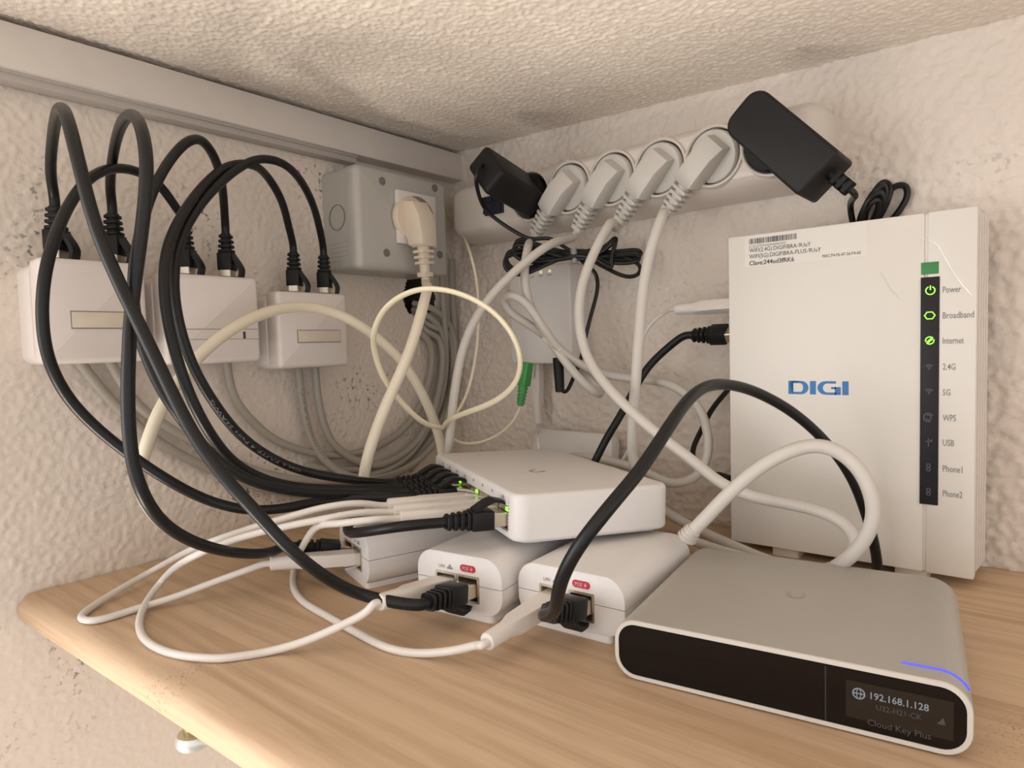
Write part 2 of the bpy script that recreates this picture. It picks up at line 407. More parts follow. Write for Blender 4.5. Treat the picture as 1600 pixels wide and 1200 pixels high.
# ================================================================== PLUG PARTS
def rj45(parent, M, col, boot='black', tab=True, cordr=.0029):
    """RJ45 plug under parent; M: z = insertion direction (origin at the port face), y = latch side, world space"""
    L = parent.matrix_basis.inverted() @ M
    if boot == 'black':
        p = B().prism(rrect(-.0066, -.0054, .0066, .0054, .0012, 2), -.0215, -.0085, L, .0008, .0005, 2)
        p.prism(rrect(-.0036, -.0036, .0036, .0036, .003, 3), -.036, -.021, L)
        for k in range(4):
            z = -.0350 + k * .0037; g = .0047 + k * .0003
            p.prism(rrect(-g, -g * .9, g, g * .9, .002, 3), z, z + .0022, L, .0004, .0004, 1)
        pl = p.link('plug', M_black2, parent)
        B().prism(rrect(-.0058, -.0040, .0058, .0040, .0006, 1), -.0086, .004, L).link('connector', M_metal, pl)
        if tab:
            t = B(); prof = []
            for k in range(9):
                a = k / 8; z = -.019 + a * .0175; y = .0050 + .0062 * math.sin(min(1, a * 1.25) * math.pi / 2) - .0018 * max(0, a - .6) / .4
                prof.append((y, z))
            rings = []
            for i, (y, z) in enumerate(prof):
                w = .0042 if i > 0 else .0048; t0 = .0011
                rings.append([L @ V(c) for c in ((-w, y - t0, z + .0006), (w, y - t0, z + .0006), (w, y + t0, z - .0006), (-w, y + t0, z - .0006))])
            t.loft(rings).link('latch_cover', M_black2, pl)
        rear = M @ V((0, 0, -.034)); return rear, (M.to_3x3() @ V((0, 0, -1)))
    else:
        p = B()
        rs = [(-.0300, .0036), (-.0296, .0041), (-.0285, .0043), (-.016, .0044)]
        rings = [[L @ V((r * math.cos(2 * math.pi * i / 16), r * math.sin(2 * math.pi * i / 16), z - .027)) for i in range(16)] for z, r in rs]
        for (hw, hh, z) in ((.0048, .0042, -.036), (.0056, .0040, -.024), (.0058, .0040, -.0065)):
            rings.append([L @ V((max(-hw, min(hw, hw * 1.35 * math.cos(2 * math.pi * i / 16))), max(-hh, min(hh, hh * 1.35 * math.sin(2 * math.pi * i / 16))), z)) for i in range(16)])
        p.loft(rings); pl = p.link('plug', col, parent)
        B().prism(rrect(-.0057, -.0038, .0057, .0038, .0005, 1), -.007, .004, L).link('connector', M_clear, pl)
        B().loft([[L @ V(c) for c in ((-.0016, y - .0005, z), (.0016, y - .0005, z), (.0016, y + .0005, z), (-.0016, y + .0005, z))] for y, z in ((.0038, .002), (.0060, -.006), (.0072, -.012))]).link('latch', M_clear, pl)
        rear = M @ V((0, 0, -.0565)); return rear, (M.to_3x3() @ V((0, 0, -1)))

def cord(parent, name, P, r, m, k=10, n=12, flat=None):
    S = spline(P, k)
    for _ in range(14):
        S = S[:4] + [(S[i - 1] + S[i] * 2 + S[i + 1]) / 4 for i in range(4, len(S) - 4)] + S[-4:]
    return B().tube(S, r, n, flat).link(name, m, parent, world=True, merge=False)

def cable_print(parent, s, path, r, m, h, start, pitch, back=False, toward=(.8, -.6, 0)):
    """lettering wrapped on a round cord: s runs along the path from distance start, one character per pitch"""
    S = spline(pts(path), 10)
    for _ in range(14): S = S[:4] + [(S[i - 1] + S[i] * 2 + S[i + 1]) / 4 for i in range(4, len(S) - 4)] + S[-4:]
    if back: S = S[::-1]
    D = [0]
    for i in range(1, len(S)): D.append(D[-1] + (S[i] - S[i - 1]).length)
    c = bpy.data.curves.new('t', 'FONT'); c.body = s; c.size = 1; c.resolution_u = 1
    t = bpy.data.objects.new('t', c); COL.objects.link(t); bpy.context.view_layer.update()
    me = bpy.data.meshes.new_from_object(t.evaluated_get(bpy.context.evaluated_depsgraph_get())); bpy.data.objects.remove(t); bpy.data.curves.remove(c)
    W_ = max(v.co.x for v in me.vertices); L_ = pitch * len(s); inv = parent.matrix_basis.inverted(); tw = V(toward)
    for v in me.vertices:
        q = start + v.co.x / W_ * L_; i = 1
        while i < len(D) - 1 and D[i] < q: i += 1
        T = (S[i] - S[i - 1]).normalized(); p = S[i - 1] + T * (q - D[i - 1])
        n = (tw - T * tw.dot(T)).normalized(); w = n.cross(T); a = (v.co.y - .35) * h / r
        v.co = inv @ (p + (n * math.cos(a) + w * math.sin(a)) * (r + .00006))
    o = bpy.data.objects.new('printed_line', me); me.name = 'printed_line'; me.materials.append(m); COL.objects.link(o); o.parent = parent
    return o

def patch(label, cat, group, A, Bp, mids, r, m, kinds=('black', 'black'), col=None, tabs=(True, True), name='patch_cable', lead=.012, cm=None):
    base = (A if A is not None else Bp).translation
    t = thing(name, label, cat, base, 0, group)
    P = pts(mids); lead = .004 if kinds[1] == 'white' else min(lead, .008)
    if A is not None:
        p, d = rj45(t, A, col, kinds[0], tabs[0]); P = [p, p + d * lead] + P
    if Bp is not None:
        p, d = rj45(t, Bp, col, kinds[1], tabs[1]); P = P + [p + d * lead, p]
    cord(t, 'cord', P, r, m)
    return t

# ================================================================== LEFT WALL: network sockets
def wall_box(label, y0, y1, z0, z1, kind):
    t = thing('network_socket_box', label, 'socket box', (0, (y0 + y1) / 2, (z0 + z1) / 2), 0, 'network socket boxes on the left wall')
    hy, hz = (y1 - y0) / 2, (z1 - z0) / 2
    Mx = Matrix(((0, 0, 1, 0), (1, 0, 0, 0), (0, 1, 0, 0), (0, 0, 0, 1)))   # local xy -> wall y,z ; z -> out of the wall
    B().prism(rrect(-hy - .001, -hz, hy + .001, hz - .002, .007, 5), -.002, .022, Mx, 0, .001, 2).link('back_box', M_boxw, t)
    B().prism(rrect(-hy, -hz + .0005, hy, hz, .0035, 4), .0222, .038, Mx, .0006, .0035, 4).link('cover', M_boxw, t)
    for s in (-1, 1):
        B().box((.024, jy(s, hy), hz + .0002), (.014, .0155, .0012)).link('jack_port', M_port, t)
    if kind == 'window':
        w = B().box((.0381, .004 if hy < .034 else -.002, -hz * .16), (.0008, hy * 1.25, hz * .34)).link('label_frame', M_seam, t)
        B().box((.0386, .004 if hy < .034 else -.002, -hz * .16), (.0008, hy * 1.22, hz * .30), bev=.0002).link('label_window', M_boxl, t)
    else:
        B().box((.0381, .006, -hz * .22), (.0004, hy * 1.55, .0004)).link('cover_seam', M_seam, t)
        B().box((.0381, .006, -hz * .45), (.0004, hy * 1.55, .0003)).link('cover_seam', M_seam, t)
        B().box((.0381, hy * .62, -hz * .36), (.0006, .0018, .0052)).link('latch_slot', M_ink, t)
    return t
def jy(s, hy): return s * hy * .52
BOX = [(-.3965, -.3355, .1465, .2118), (-.3248, -.2540, .1434, .2072), (-.2388, -.1722, .1365, .1985)]
wall_box('leftmost white network socket box, with a long blank label window', *BOX[0], 'window')
wall_box('middle white network socket box, its cover seamed and slotted without a label window', *BOX[1], 'plain')
wall_box('smallest white network socket box, under the grey junction box, with a short label window', *BOX[2], 'window')
def jack(u, v, ztop):
    p = at(u, v, x=.024); p.z = ztop - .0028
    return frame(p, (0, 0, -1), (.75, .65, 0))
J = [jack(91, 402, BOX[0][3]), jack(180, 402, BOX[0][3]), jack(292, 426, BOX[1][3]), jack(356, 430, BOX[1][3]), jack(461, 450, BOX[2][3]), jack(508, 453, BOX[2][3])]

# ================================================================== GREY JUNCTION BOX with socket and cream plug
gz0, gz1, gy0, gy1 = .2205, .3085, -.1655, -.0575
jb = thing('junction_box', 'grey surface junction box under the white duct with a cream socket in its lid', 'junction box', (0, (gy0 + gy1) / 2, (gz0 + gz1) / 2))
Mx = Matrix(((0, 0, 1, 0), (1, 0, 0, 0), (0, 1, 0, 0), (0, 0, 0, 1)))
hy, hz = (gy1 - gy0) / 2, (gz1 - gz0) / 2
B().prism(rrect(-hy, -hz, hy, hz, .004, 4), -.002, .036, Mx).link('box_body', M_boxg, jb)
B().prism(rrect(-hy - .0008, -hz - .0008, hy + .0008, hz + .0008, .006, 5), .0362, .049, Mx, .0004, .0060, 6).link('lid', M_boxg, jb)
ko = Matrix.Translation(V((.0205, -hy - .0001, .002))) @ Matrix.Rotation(math.radians(90), 4, 'X')
kn = B(); ring = []
for (r, z) in ((.0112, 0), (.0112, .0005), (.0106, .0005), (.0106, 0)):
    ring.append([ko @ V((r * math.cos(2 * math.pi * i / 32), r * math.sin(2 * math.pi * i / 32), z)) for i in range(32)])
kn.loft(ring, cap=False).link('knockout_ring', M_screw, jb)
for k in range(5): B().box((.021, -hy - .0002, -.020 - k * .0038), (.024, .0006, .0008)).link('grip_rib', M_boxg, jb)
for (u, v) in ((597, 283), (679, 294), (604, 395), (687, 398)):
    p = rel(at(u, v, x=.049), jb); B().lathe([(.0002, -.001), (.0036, -.001), (.0036, .0006), (.0024, .0007), (.0022, .0002), (.0002, .0002)], Matrix.Translation(p) @ Matrix.Rotation(math.radians(90), 4, 'Y'), 16).link('screw', M_screw, jb)
sc = (at(612, 295, x=.05) + at(676, 307, x=.05) + at(617, 383, x=.05) + at(684, 388, x=.05)) / 4
sp = rel(sc, jb)
B().box(sp + V((.0015, 0, 0)), (.0045, .0475, .0475), bev=.0008).link('socket_plate', M_boxw, jb)
B().lathe([(.0195, 0), (.0207, .0006), (.0195, .0012)], Matrix.Translation(sp + V((.0037, 0, 0))) @ Matrix.Rotation(math.radians(90), 4, 'Y')).link('socket_rim', M_seam, jb)

def schuko(parent, M, m, body=1.0, cabr=.0032, tilt=0, ribs=4):
    """angled mains plug; M world: z = out of the socket, y = direction of the cable"""
    L = parent.matrix_basis.inverted() @ M
    B().lathe([(.0002, -.003), (.0186, -.003), (.0190, -.0005), (.0190, .0022), (.0182, .0034), (.0002, .0036)], L, 36).link('plug_face', m, parent)
    secs = [(-.0125, .0082, .001, .006), (-.0110, .0088, .001, .0125), (.000, .0088, .001, .0190), (.0150, .0086, .002, .0205), (.0225, .0084, .004, .0205), (.0245, .0066, .0065, .0190)]
    bo = B(); rings = []
    for (y, hw, a, c) in secs:
        a *= body; c *= body; r = min(.002, (c - a) * .3)
        rings.append([L @ V((p[0], y * body, p[1])) for p in rrect(-hw * body, a, hw * body, c, r, 2)])
    bo.loft(rings); bd = bo.link('plug_body', m, parent)
    rb = B(); zc = .0128 * body
    rb.loft([[L @ V((r * math.cos(2 * math.pi * i / 14), y * body, zc + r * math.sin(2 * math.pi * i / 14))) for i in range(14)] for y, r in ((.022, .0052 * body), (.046, .0040 * body))])
    for k in range(ribs):
        y = .0272 + k * .0045; g = (.0070 - k * .0003) * body
        rb.loft([[L @ V((p[0], yy * body, zc + p[1])) for p in rrect(-g, -g * .85, g, g * .85, .0018, 2)] for yy in (y, y + .0021)])
    y = .0448; g = .0054 * body
    rb.loft([[L @ V((p[0], yy * body, zc + p[1])) for p in rrect(-g, -g * .85, g, g * .85, .0018, 2)] for yy in (y, y + .0036)])
    rb.link('strain_relief', m, parent)
    return M @ V((0, .046 * body, zc)), (M.to_3x3() @ V((0, 1, 0))).normalized()

CREAM_R = .0040
t = thing('cream_power_cable', 'thick cream mains cable plugged into the grey junction box', 'cable', sc)
pc = at(641, 341, x=.0535)
a, d = schuko(t, frame(pc, (1, 0, 0), at(646, 410, x=.0535) - pc), M_plugc, 1.12, ribs=3)
P = [a, a + d * .010] + pts([(667, 455, .505), (640, 550, .485), (600, 640, .475), (574, 715, .47), (568, 765, .475), (585, 800, .495), (640, 800, 'z', .010), (690, 745, .585),
        (688, 690, .58), (660, 615, .56), (620, 555, .545), (560, 507, .53), (515, 486, .52), (460, 479, .50), (400, 494, .47), (340, 530, .445), (290, 580, .425), (250, 640, .41), (228, 700, .405), (217, 745, .405), (228, 783, .41), (258, 820, .42), (308, 850, .44), (370, 864, .46), (425, 865, .48)])
cord(t, 'cord', P, CREAM_R, M_cream)

# ================================================================== GREY WALL CABLES
def wcable(label, L, r=.0034):
    P = pts(L); t = thing('grey_data_cable', label, 'cable', P[0], 0, 'grey data cables on the left wall')
    cord(t, 'cord', P, r, M_grey); return t
wcable('grey data cable leaving the left side of the leftmost socket box', [(112, 545, 'x', .010), (128, 570, 'x', .009), (170, 622, 'x', .007), (242, 688, 'x', .006), (348, 742, 'x', .006), (430, 768, 'x', .008), (530, 772, 'x', .012), (610, 748, 'x', .010), (664, 700, 'x', .008), (697, 640, 'x', .008), (708, 570, 'x', .008), (700, 520, 'x', .007), (676, 512, 'x', .006), (648, 490, 'x', -.014)])
wcable('grey data cable leaving the right side of the leftmost socket box', [(160, 545, 'x', .012), (176, 572, 'x', .012), (212, 630, 'x', .010), (256, 664, 'x', .009), (350, 715, 'x', .009), (420, 742, 'x', .011), (500, 752, 'x', .015), (580, 744, 'x', .016), (640, 712, 'x', .013), (672, 660, 'x', .012), (690, 590, 'x', .012), (688, 530, 'x', .010), (666, 518, 'x', .006), (644, 492, 'x', -.014)])
wcable('grey data cable hanging from the middle socket box without a label window', [(354, 548, 'x', .012), (355, 575, 'x', .012), (366, 622, 'x', .010), (392, 656, 'x', .009), (430, 688, 'x', .009), (480, 706, 'x', .010), (530, 712, 'x', .010), (580, 702, 'x', .009), (625, 676, 'x', .009), (655, 638, 'x', .009), (672, 590, 'x', .008), (674, 540, 'x', .008), (660, 522, 'x', .006), (640, 494, 'x', -.014)])
PG = [(465, 555, 'x', .014), (467, 585, 'x', .014), (474, 640, 'x', .012), (488, 690, 'x', .012), (516, 728, 'x', .016), (560, 748, 'x', .022), (612, 742, 'x', .020), (655, 718, 'x', .016), (690, 676, 'x', .013), (706, 610, 'x', .012), (712, 555, 'x', .010), (703, 508, 'x', .008), (676, 482, 'x', .007), (646, 474, 'x', -.014)]
t = wcable('printed grey data cable, left of the pair under the smallest socket box', PG)
cable_print(t, 'LAN 4P # 250MHz UTP', PG, .0034, M_cprint2, .0028, .028, .0036, False, (1, -.2, 0))
cable_print(t, '23AWG Class Eca s1a', PG, .0034, M_cprint2, .0028, .120, .0036, False, (.9, -.4, .3))
wcable('grey data cable, right of the pair under the smallest socket box', [(492, 555, 'x', .016), (493, 585, 'x', .016), (500, 640, 'x', .014), (516, 688, 'x', .013), (548, 716, 'x', .015), (590, 728, 'x', .016), (635, 706, 'x', .014), (662, 676, 'x', .012), (684, 620, 'x', .011), (694, 560, 'x', .010), (690, 518, 'x', .008), (670, 494, 'x', .006), (645, 484, 'x', -.014)])
wcable('grey cable straight down from the right corner of the junction box, left one', [(691, 405, 'x', .020), (691, 440, 'x', .014), (694, 500, 'x', .009), (697, 560, 'x', .010), (690, 620, 'x', .010), (660, 684, 'x', .010), (600, 724, 'x', .012), (540, 735, 'x', .012), (480, 728, 'x', .010)])
wcable('grey cable straight down from the right corner of the junction box, nearest the wall corner', [(706, 405, 'x', .012), (706, 440, 'x', .010), (709, 500, 'x', .007), (711, 560, 'x', .006), (704, 620, 'x', .006), (680, 684, 'x', .006), (640, 735, 'x', .008)])

# ================================================================== POWER STRIP on the right wall
WY = lambda x: ywall(x)
st_c = V((.212, ywall(.212), .2835)); ang = math.atan(-.03)
ST = Matrix.Translation(st_c) @ Matrix.Rotation(ang, 4, 'Z')
strip = thing('power_strip', 'white six-socket power strip screwed to the right wall under the ceiling', 'power strip', M=ST)
Mo = Matrix(((1, 0, 0, 0), (0, 0, -1, 0), (0, 1, 0, 0), (0, 0, 0, 1)))        # local: x along, y up, z out of the wall
prof = []
sb = B()
hx, hh = .177, .0285
lay = [(0, -.001, .012), (0, .012, .012), (.0015, .026, .012), (.004, .034, .012), (.0065, .0385, .011), (.0095, .0410, .010), (.0125, .0415, .009)]
sb.loft([[Mo @ V((p[0], p[1], z)) for p in rrect(-hx + i, -hh + i, hx - i, hh - i, max(.003, r - i * .4), 5)] for i, z, r in lay])
body = sb.link('strip_body', M_stripw, strip)
SX = [-.0675 + .0430 * k for k in range(6)]
cs = []
for x in SX:
    c = B().lathe([(.0202, .0), (.0202, .02)], Mo @ Matrix.Translation(V((x, 0, .0315))), 40); cs.append(c)
allc = B()
for c in cs:
    allc.add(c.bm)
cut(body, [allc])
for x in SX:
    rg = B()
    rg.loft([[Mo @ V((x + r * math.cos(2 * math.pi * i / 40), r * math.sin(2 * math.pi * i / 40), z)) for i in range(40)] for r, z in
             ((.0203, .0335), (.0203, .0434), (.0211, .0442), (.0222, .0438), (.0228, .0412), (.0228, .036))], cap=False)
    so = rg.link('socket', M_stripw, strip)
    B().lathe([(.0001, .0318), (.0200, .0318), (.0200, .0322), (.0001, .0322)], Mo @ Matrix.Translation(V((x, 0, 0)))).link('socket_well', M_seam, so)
sw_x = -.112
B().box((0, 0, 0), (.0235, .0175, .003), Mo @ Matrix.Translation(V((sw_x, -.001, .0420))), bev=.0008).link('switch_bezel', M_switch, strip)
rk = B(); rk.loft([[Mo @ V((sw_x + sx * .0105, y - .001, z)) for sx, z in ((-1, .043), (1, .043), (1, zt), (-1, zt))] for y, zt in ((-.0075, .0468), (0, .0452), (.0075, .0485))])
rk = rk.link('rocker', M_switch, strip)
text('O', 'rocker_mark', M_etch2, rk, Mo @ Matrix.Translation(V((sw_x - .003, .002, .0489))), h=.0042)
text('I', 'rocker_mark', M_etch2, rk, Mo @ Matrix.Translation(V((sw_x - .001, -.006, .0480))), h=.0042)
def sock(k, z=.0405): return ST @ (Mo @ V((SX[k], 0, z)))
OUT = V((ang, -1, 0)).normalized()

# four white angled plugs with grey mains cords
PR = .0035
def plug_cord(label, k, cable_uv, mids, r=PR):
    c = sock(k); t = thing('mains_cord', label, 'power cable', c, 0, 'grey mains cords in the power strip')
    dirp = at(cable_uv[0], cable_uv[1], y=c.y - .012) - (c + OUT * .012)
    M = frame(c, OUT, dirp)
    M = M @ Matrix.Rotation(math.radians(-9), 4, 'X')
    a, d = schuko(t, M, M_plugw)
    cord(t, 'cord', [a, a + d * .010] + pts(mids), r, M_greyc); return t
c1 = plug_cord('grey mains cord nearest the blue switch, its slack tied before the fibre box', 1, (836, 352),
          [(825, 385, .545), (819, 430, .54), (826, 470, .545), (842, 505, .55), (865, 540, .55), (895, 580, .545), (925, 610, .545), (938, 616, .555), (934, 604, .566), (905, 575, .568), (868, 538, .562), (828, 508, .555), (796, 487, .55), (786, 468, .545), (798, 461, .54), (822, 474, .54),
           (848, 510, .54), (866, 536, .545), (886, 555, .55), (920, 577, .555), (955, 587, .56), (1000, 593, .55), (1040, 598, .53), (1075, 618, .515), (1098, 648, .505), (1107, 700, .50), (1092, 742, .50), (1050, 756, .51), (1010, 738, .525), (960, 722, .54), (900, 712, .555), (845, 735, 'z', .012)])
tb = B(); tp = at(864, 537, d=.550)
tb.cyl(tp + V((-.008, .000, .007)), tp + V((.008, 0, -.006)), .0022, n=8).cyl(tp + V((-.006, -.003, .004)), tp + V((.005, -.004, .000)), .0032, n=8)
tb.link('cable_tie', M_cream, c1, world=True)
c2 = plug_cord('grey mains cord second from the blue switch, falling left to the network switch corner', 2, (905, 340),
          [(860, 380, .535), (800, 428, .53), (755, 478, .53), (726, 535, .53), (712, 600, .53), (705, 660, .535), (700, 715, .545), (702, 760, 'z', .012)])
c3 = plug_cord('grey mains cord third from the blue switch, sweeping down across the white router', 3, (972, 328),
          [(955, 345, .50), (928, 395, .49), (908, 450, .485), (905, 510, .48), (922, 568, .47), (965, 622, .455), (1020, 672, .44), (1080, 718, .425), (1130, 757, .415), (1180, 777, .405), (1235, 788, .40), (1290, 802, .385), (1325, 824, .375), (1337, 850, .37), (1318, 880, .375), (1270, 893, .39), (1200, 880, 'z', .010), (1145, 866, 'z', .008), (1095, 850, 'z', .008), (1060, 838, 'z', .010)])
c4 = plug_cord('grey mains cord fourth from the blue switch, looping on to the right injector inlet', 4, (1050, 310),
          [(1038, 330, .47), (1018, 385, .465), (1005, 450, .465), (998, 530, .465), (993, 600, .468), (988, 670, .475), (990, 725, .485), (1010, 775, .49), (1060, 812, 'z', .012), (1180, 868, 'z', .006), (1262, 897, 'z', .008),
           (1316, 880, .36), (1350, 845, .35), (1366, 800, .345), (1350, 745, .345), (1320, 712, .35), (1285, 697, .355), (1245, 701, .36), (1190, 728, .365), (1140, 770, .37), (1100, 812, .375), (1078, 834, .378)], .0038)

# ================================================================== BLACK ADAPTER in the first socket
c = sock(0); end = at(762, 264, y=-.103); ax = (end - c).normalized()
ad1 = thing('small_power_adapter', 'small black plug-in adapter beside the blue rocker switch', 'power adapter', c)
AM = Matrix.Translation(-c) @ frame(c, ax, V((.75, .1, .66)))
B().lathe([(.0002, -.006), (.0175, -.006), (.0180, .004), (.0165, .010), (.0002, .0105)], AM, 32).link('plug_base', M_adapter, ad1)
B().prism(rrect(-.0155, -.0125, .0225, .0125, .004, 4), .007, (end - c).length + .006, AM, .002, .004, 3).link('adapter_body', M_adapter, ad1)
TP = [end + ax * .004, end + ax * .008]
coil = [(744, 276, .545), (747, 300, .56), (757, 326, .575), (780, 346, .58), (808, 364, .575), (830, 374, .57), (862, 372, .565), (888, 396, .56), (930, 399, .555), (970, 396, .55), (996, 395, .55), (1000, 402, .548), (975, 408, .548),
        (930, 402, .552), (880, 398, .558), (835, 385, .562), (808, 378, .565), (803, 392, .563), (822, 405, .56), (860, 404, .556), (896, 398, .555), (940, 392, .552), (958, 376, .548), (961, 378, .546), (956, 400, .546), (957, 415, .546), (930, 400, .548),
        (890, 396, .556), (850, 412, .556), (822, 424, .558), (800, 424, .56), (789, 410, .56), (796, 394, .562), (830, 388, .562), (880, 396, .56), (930, 399, .554), (975, 402, .548), (1000, 415, .546), (998, 428, .545), (980, 433, .546), (945, 418, .55), (915, 402, .554), (905, 404, .556), (930, 425, .558), (934, 450, .555), (924, 490, .553), (914, 530, .553), (908, 560, .556), (896, 590, .558), (885, 612, .556), (878, 610, .553), (874, 596, .552)]
cord(ad1, 'cord', TP + pts(coil[:7]) + [at(u + du, v + dv, d=d + dd) for (du, dv, dd) in ((2, -4, .004), (-1, 4, -.003), (0, 0, 0)) for (u, v, d) in coil[7:33]] + pts(coil[33:]), .0017, M_thin, n=8)
p0 = at(875, 612, d=.551); p1 = at(872, 560, d=.556)
B().cyl(p0, p1, .0038, .0046, 12).link('jack_plug', M_black2, ad1, world=True)
tp = at(897, 399, d=.553); B().cyl(tp + V((-.0006, 0, .006)), tp + V((.0006, 0, -.0065)), .0028, n=10).link('twist_tie', M_tie, ad1, world=True)

# ================================================================== BIG BLACK ADAPTER in the last socket
c = sock(5); ad2 = thing('large_power_adapter', 'large black plug-in adapter hanging diagonally above the white router', 'power adapter', c)
e1 = V((.68, 0, -.73)).normalized(); e2 = V((.73, 0, .68)).normalized()
fc = (at(1156, 178, y=-.09) + at(1287, 268, y=-.09)) / 2
AM = Matrix.Translation(-c) @ Matrix(((e2.x, e1.x, 0, fc.x), (0, 0, -1, fc.y), (e2.z, e1.z, 0, fc.z), (0, 0, 0, 1)))
B().lathe([(.0002, -.006), (.0180, -.006), (.0185, .006), (.0002, .0065)], Matrix.Translation(-c) @ frame(c, OUT, V((0, 0, 1))), 32).link('plug_base', M_adapter, ad2)
B().prism(rrect(-.0165, -.039, .0165, .033, [.003, .003, .010, .010], 5), -.037, 0, AM, .001, .0022, 3).link('adapter_body', M_adapter, ad2)
sr = B(); L = AM @ Matrix.Translation(V((.004, .033, -.018)))
sr.loft([[L @ V((r * math.cos(2 * math.pi * i / 12), y, r * math.sin(2 * math.pi * i / 12))) for i in range(12)] for y, r in ((-.002, .0042), (.016, .0028))])
for k in range(3):
    sr.loft([[L @ V((p[0], y, p[1])) for p in rrect(-.0046, -.0042, .0046, .0042, .001, 1)] for y in (.0035 + k * .0045, .0062 + k * .0045)])
sr.link('strain_relief', M_black2, ad2)
ex = c + L @ V((0, .016, 0)); 
Y0, Y1, Y2, Y3 = -.034, -.0235, -.0205, -.0175
def yb(L): return [(u, v, 'y', (y if v < 345 else max(y, -.0235))) for u, v, y in L]
loops = yb([(1328, 318, Y0), (1333, 350, Y1), (1340, 364, Y2), (1352, 330, Y2), (1366, 300, Y2), (1381, 284, Y2), (1391, 292, Y2), (1386, 315, Y2), (1370, 345, Y3), (1352, 362, Y3), (1342, 352, Y1), (1350, 326, -.028), (1366, 300, -.030), (1380, 290, -.028), (1384, 302, -.026),
         (1372, 330, Y1), (1356, 358, Y1), (1346, 360, Y1), (1348, 335, -.030), (1360, 310, -.034), (1376, 301, -.034), (1380, 316, -.030), (1368, 345, Y1), (1356, 362, Y1), (1350, 346, -.0235), (1358, 320, -.034), (1372, 311, -.034), (1371, 332, -.028), (1360, 358, Y2), (1354, 370, Y3), (1362, 350, Y3), (1380, 310, Y3), (1398, 291, Y3), (1414, 290, Y3), (1418, 304, Y3), (1408, 325, Y3), (1388, 350, Y3)]) + \
        [(1340, 400, 'y', -.021), (1240, 480, 'y', -.020), (1180, 560, 'y', -.018), (1135, 612, 'y', -.020), (1112, 640, 'y', -.03), (1096, 672, 'y', -.04), (1083, 700, 'y', -.045), (1084, 722, 'y', -.052), (1096, 738, 'y', -.056), (1104, 740, 'y', -.058)]
cord(ad2, 'cord', [ex - e1 * .004, ex + e1 * .004] + pts(loops), .0021, M_thin, n=8)
pa = at(1102, 739, y=-.058); pb = at(1142, 752, y=-.062)
B().cyl(pa, pa.lerp(pb, .55), .0024, .0040, 12).cyl(pa.lerp(pb, .5), pb, .0041, .0043, 12).link('jack_plug', M_black2, ad2, world=True)

# ================================================================== FIBRE BOX on the right wall
x0, x1, z0, z1 = .1075, .1765, .133, .222
on = thing('fibre_terminal', 'small white fibre terminal box on the right wall below the power strip', 'network device', ((x0 + x1) / 2, -.004, (z0 + z1) / 2))
hx, hz = (x1 - x0) / 2, (z1 - z0) / 2
Mr = Matrix(((1, 0, 0, 0), (0, 0, -1, 0), (0, 1, 0, 0), (0, 0, 0, 1)))
B().prism(rrect(-hx, -hz, hx, hz, .004, 4), -.002, .032, Mr, 0, .0016, 3).link('case', M_white, on)
for k in range(16): B().box((hx + .0001, -.013, -hz + .010 + k * .0046), (.0005, .020, .0016)).link('vent_slot', M_duct, on)
for (u, v, w, h, s, e) in ((831, 433, 8, 4, 'LOS', None), (845, 431, 9, 4, 'PON', 1), (859, 429, 11, 4, 'Power', 1)):
    p = rel(at(u, v, y=-.036), on); wm = w * .55 / F
    text(s, 'marking', M_inkg, on, Matrix.Translation(V((p.x, -.0321, p.z))) @ Matrix.Rotation(math.radians(90), 4, 'X'), w=wm, h=h * .55 / F, align='C')
    if e: B().box((p.x, -.0321, p.z + .0032), (.0032, .0004, .0024), bev=.0001).link('status_light', M_leddim, on)

# ================================================================== FIBRE CABLE (thin cream) with green connector
fcn = at(820, 570, y=-.020)
t = thing('fibre_cable', 'thin cream fibre cable in one loose loop with a green connector at the fibre box', 'cable', fcn)
P1 = pts([(694, 322, 'x', .008), (712, 350, 'x', .006), (735, 395, .60), (745, 440, .60), (748, 500, .595), (743, 560, .585), (730, 615, .575), (712, 648, .56), (698, 664, .545)])
P2 = pts([(690, 668, .53), (664, 662, .515), (630, 632, .50), (600, 592, .49), (585, 550, .48), (585, 515, .465), (603, 480, .455), (640, 456, .445), (680, 451, .435), (725, 461, .425), (768, 485, .42), (800, 522, .415), (813, 560, .415), (808, 593, .425), (788, 617, .44), (758, 634, .46), (722, 647, .485), (700, 658, .51), (692, 668, .535)])
P3 = pts([(700, 680, .56), (720, 692, .57), (748, 692, .575), (778, 680, .575), (802, 658, .572), (813, 636, .570)])
cord(t, 'strand', P1, .0013, M_fib, n=8)
cord(t, 'sheathed_loop', P2, .0021, M_fib, n=10, flat=(1, .75))
cord(t, 'strand', P3, .0012, M_fib, n=8)
cb = at(813, 634, d=.569); ct = at(822, 572, d=.566)
g = B().cyl(cb, cb.lerp(ct, .62), .0026, .0042, 12)
for k in range(6): g.cyl(cb.lerp(ct, .06 + k * .09), cb.lerp(ct, .10 + k * .09), .0036 + k * .0002, n=10)
g.add(B().box((0, 0, 0), (.0095, .0085, .0200), frame(cb.lerp(ct, .80), ct - cb, V((0, -1, 0))), bev=.0008).bm)
g.link('connector', M_green, t, world=True)

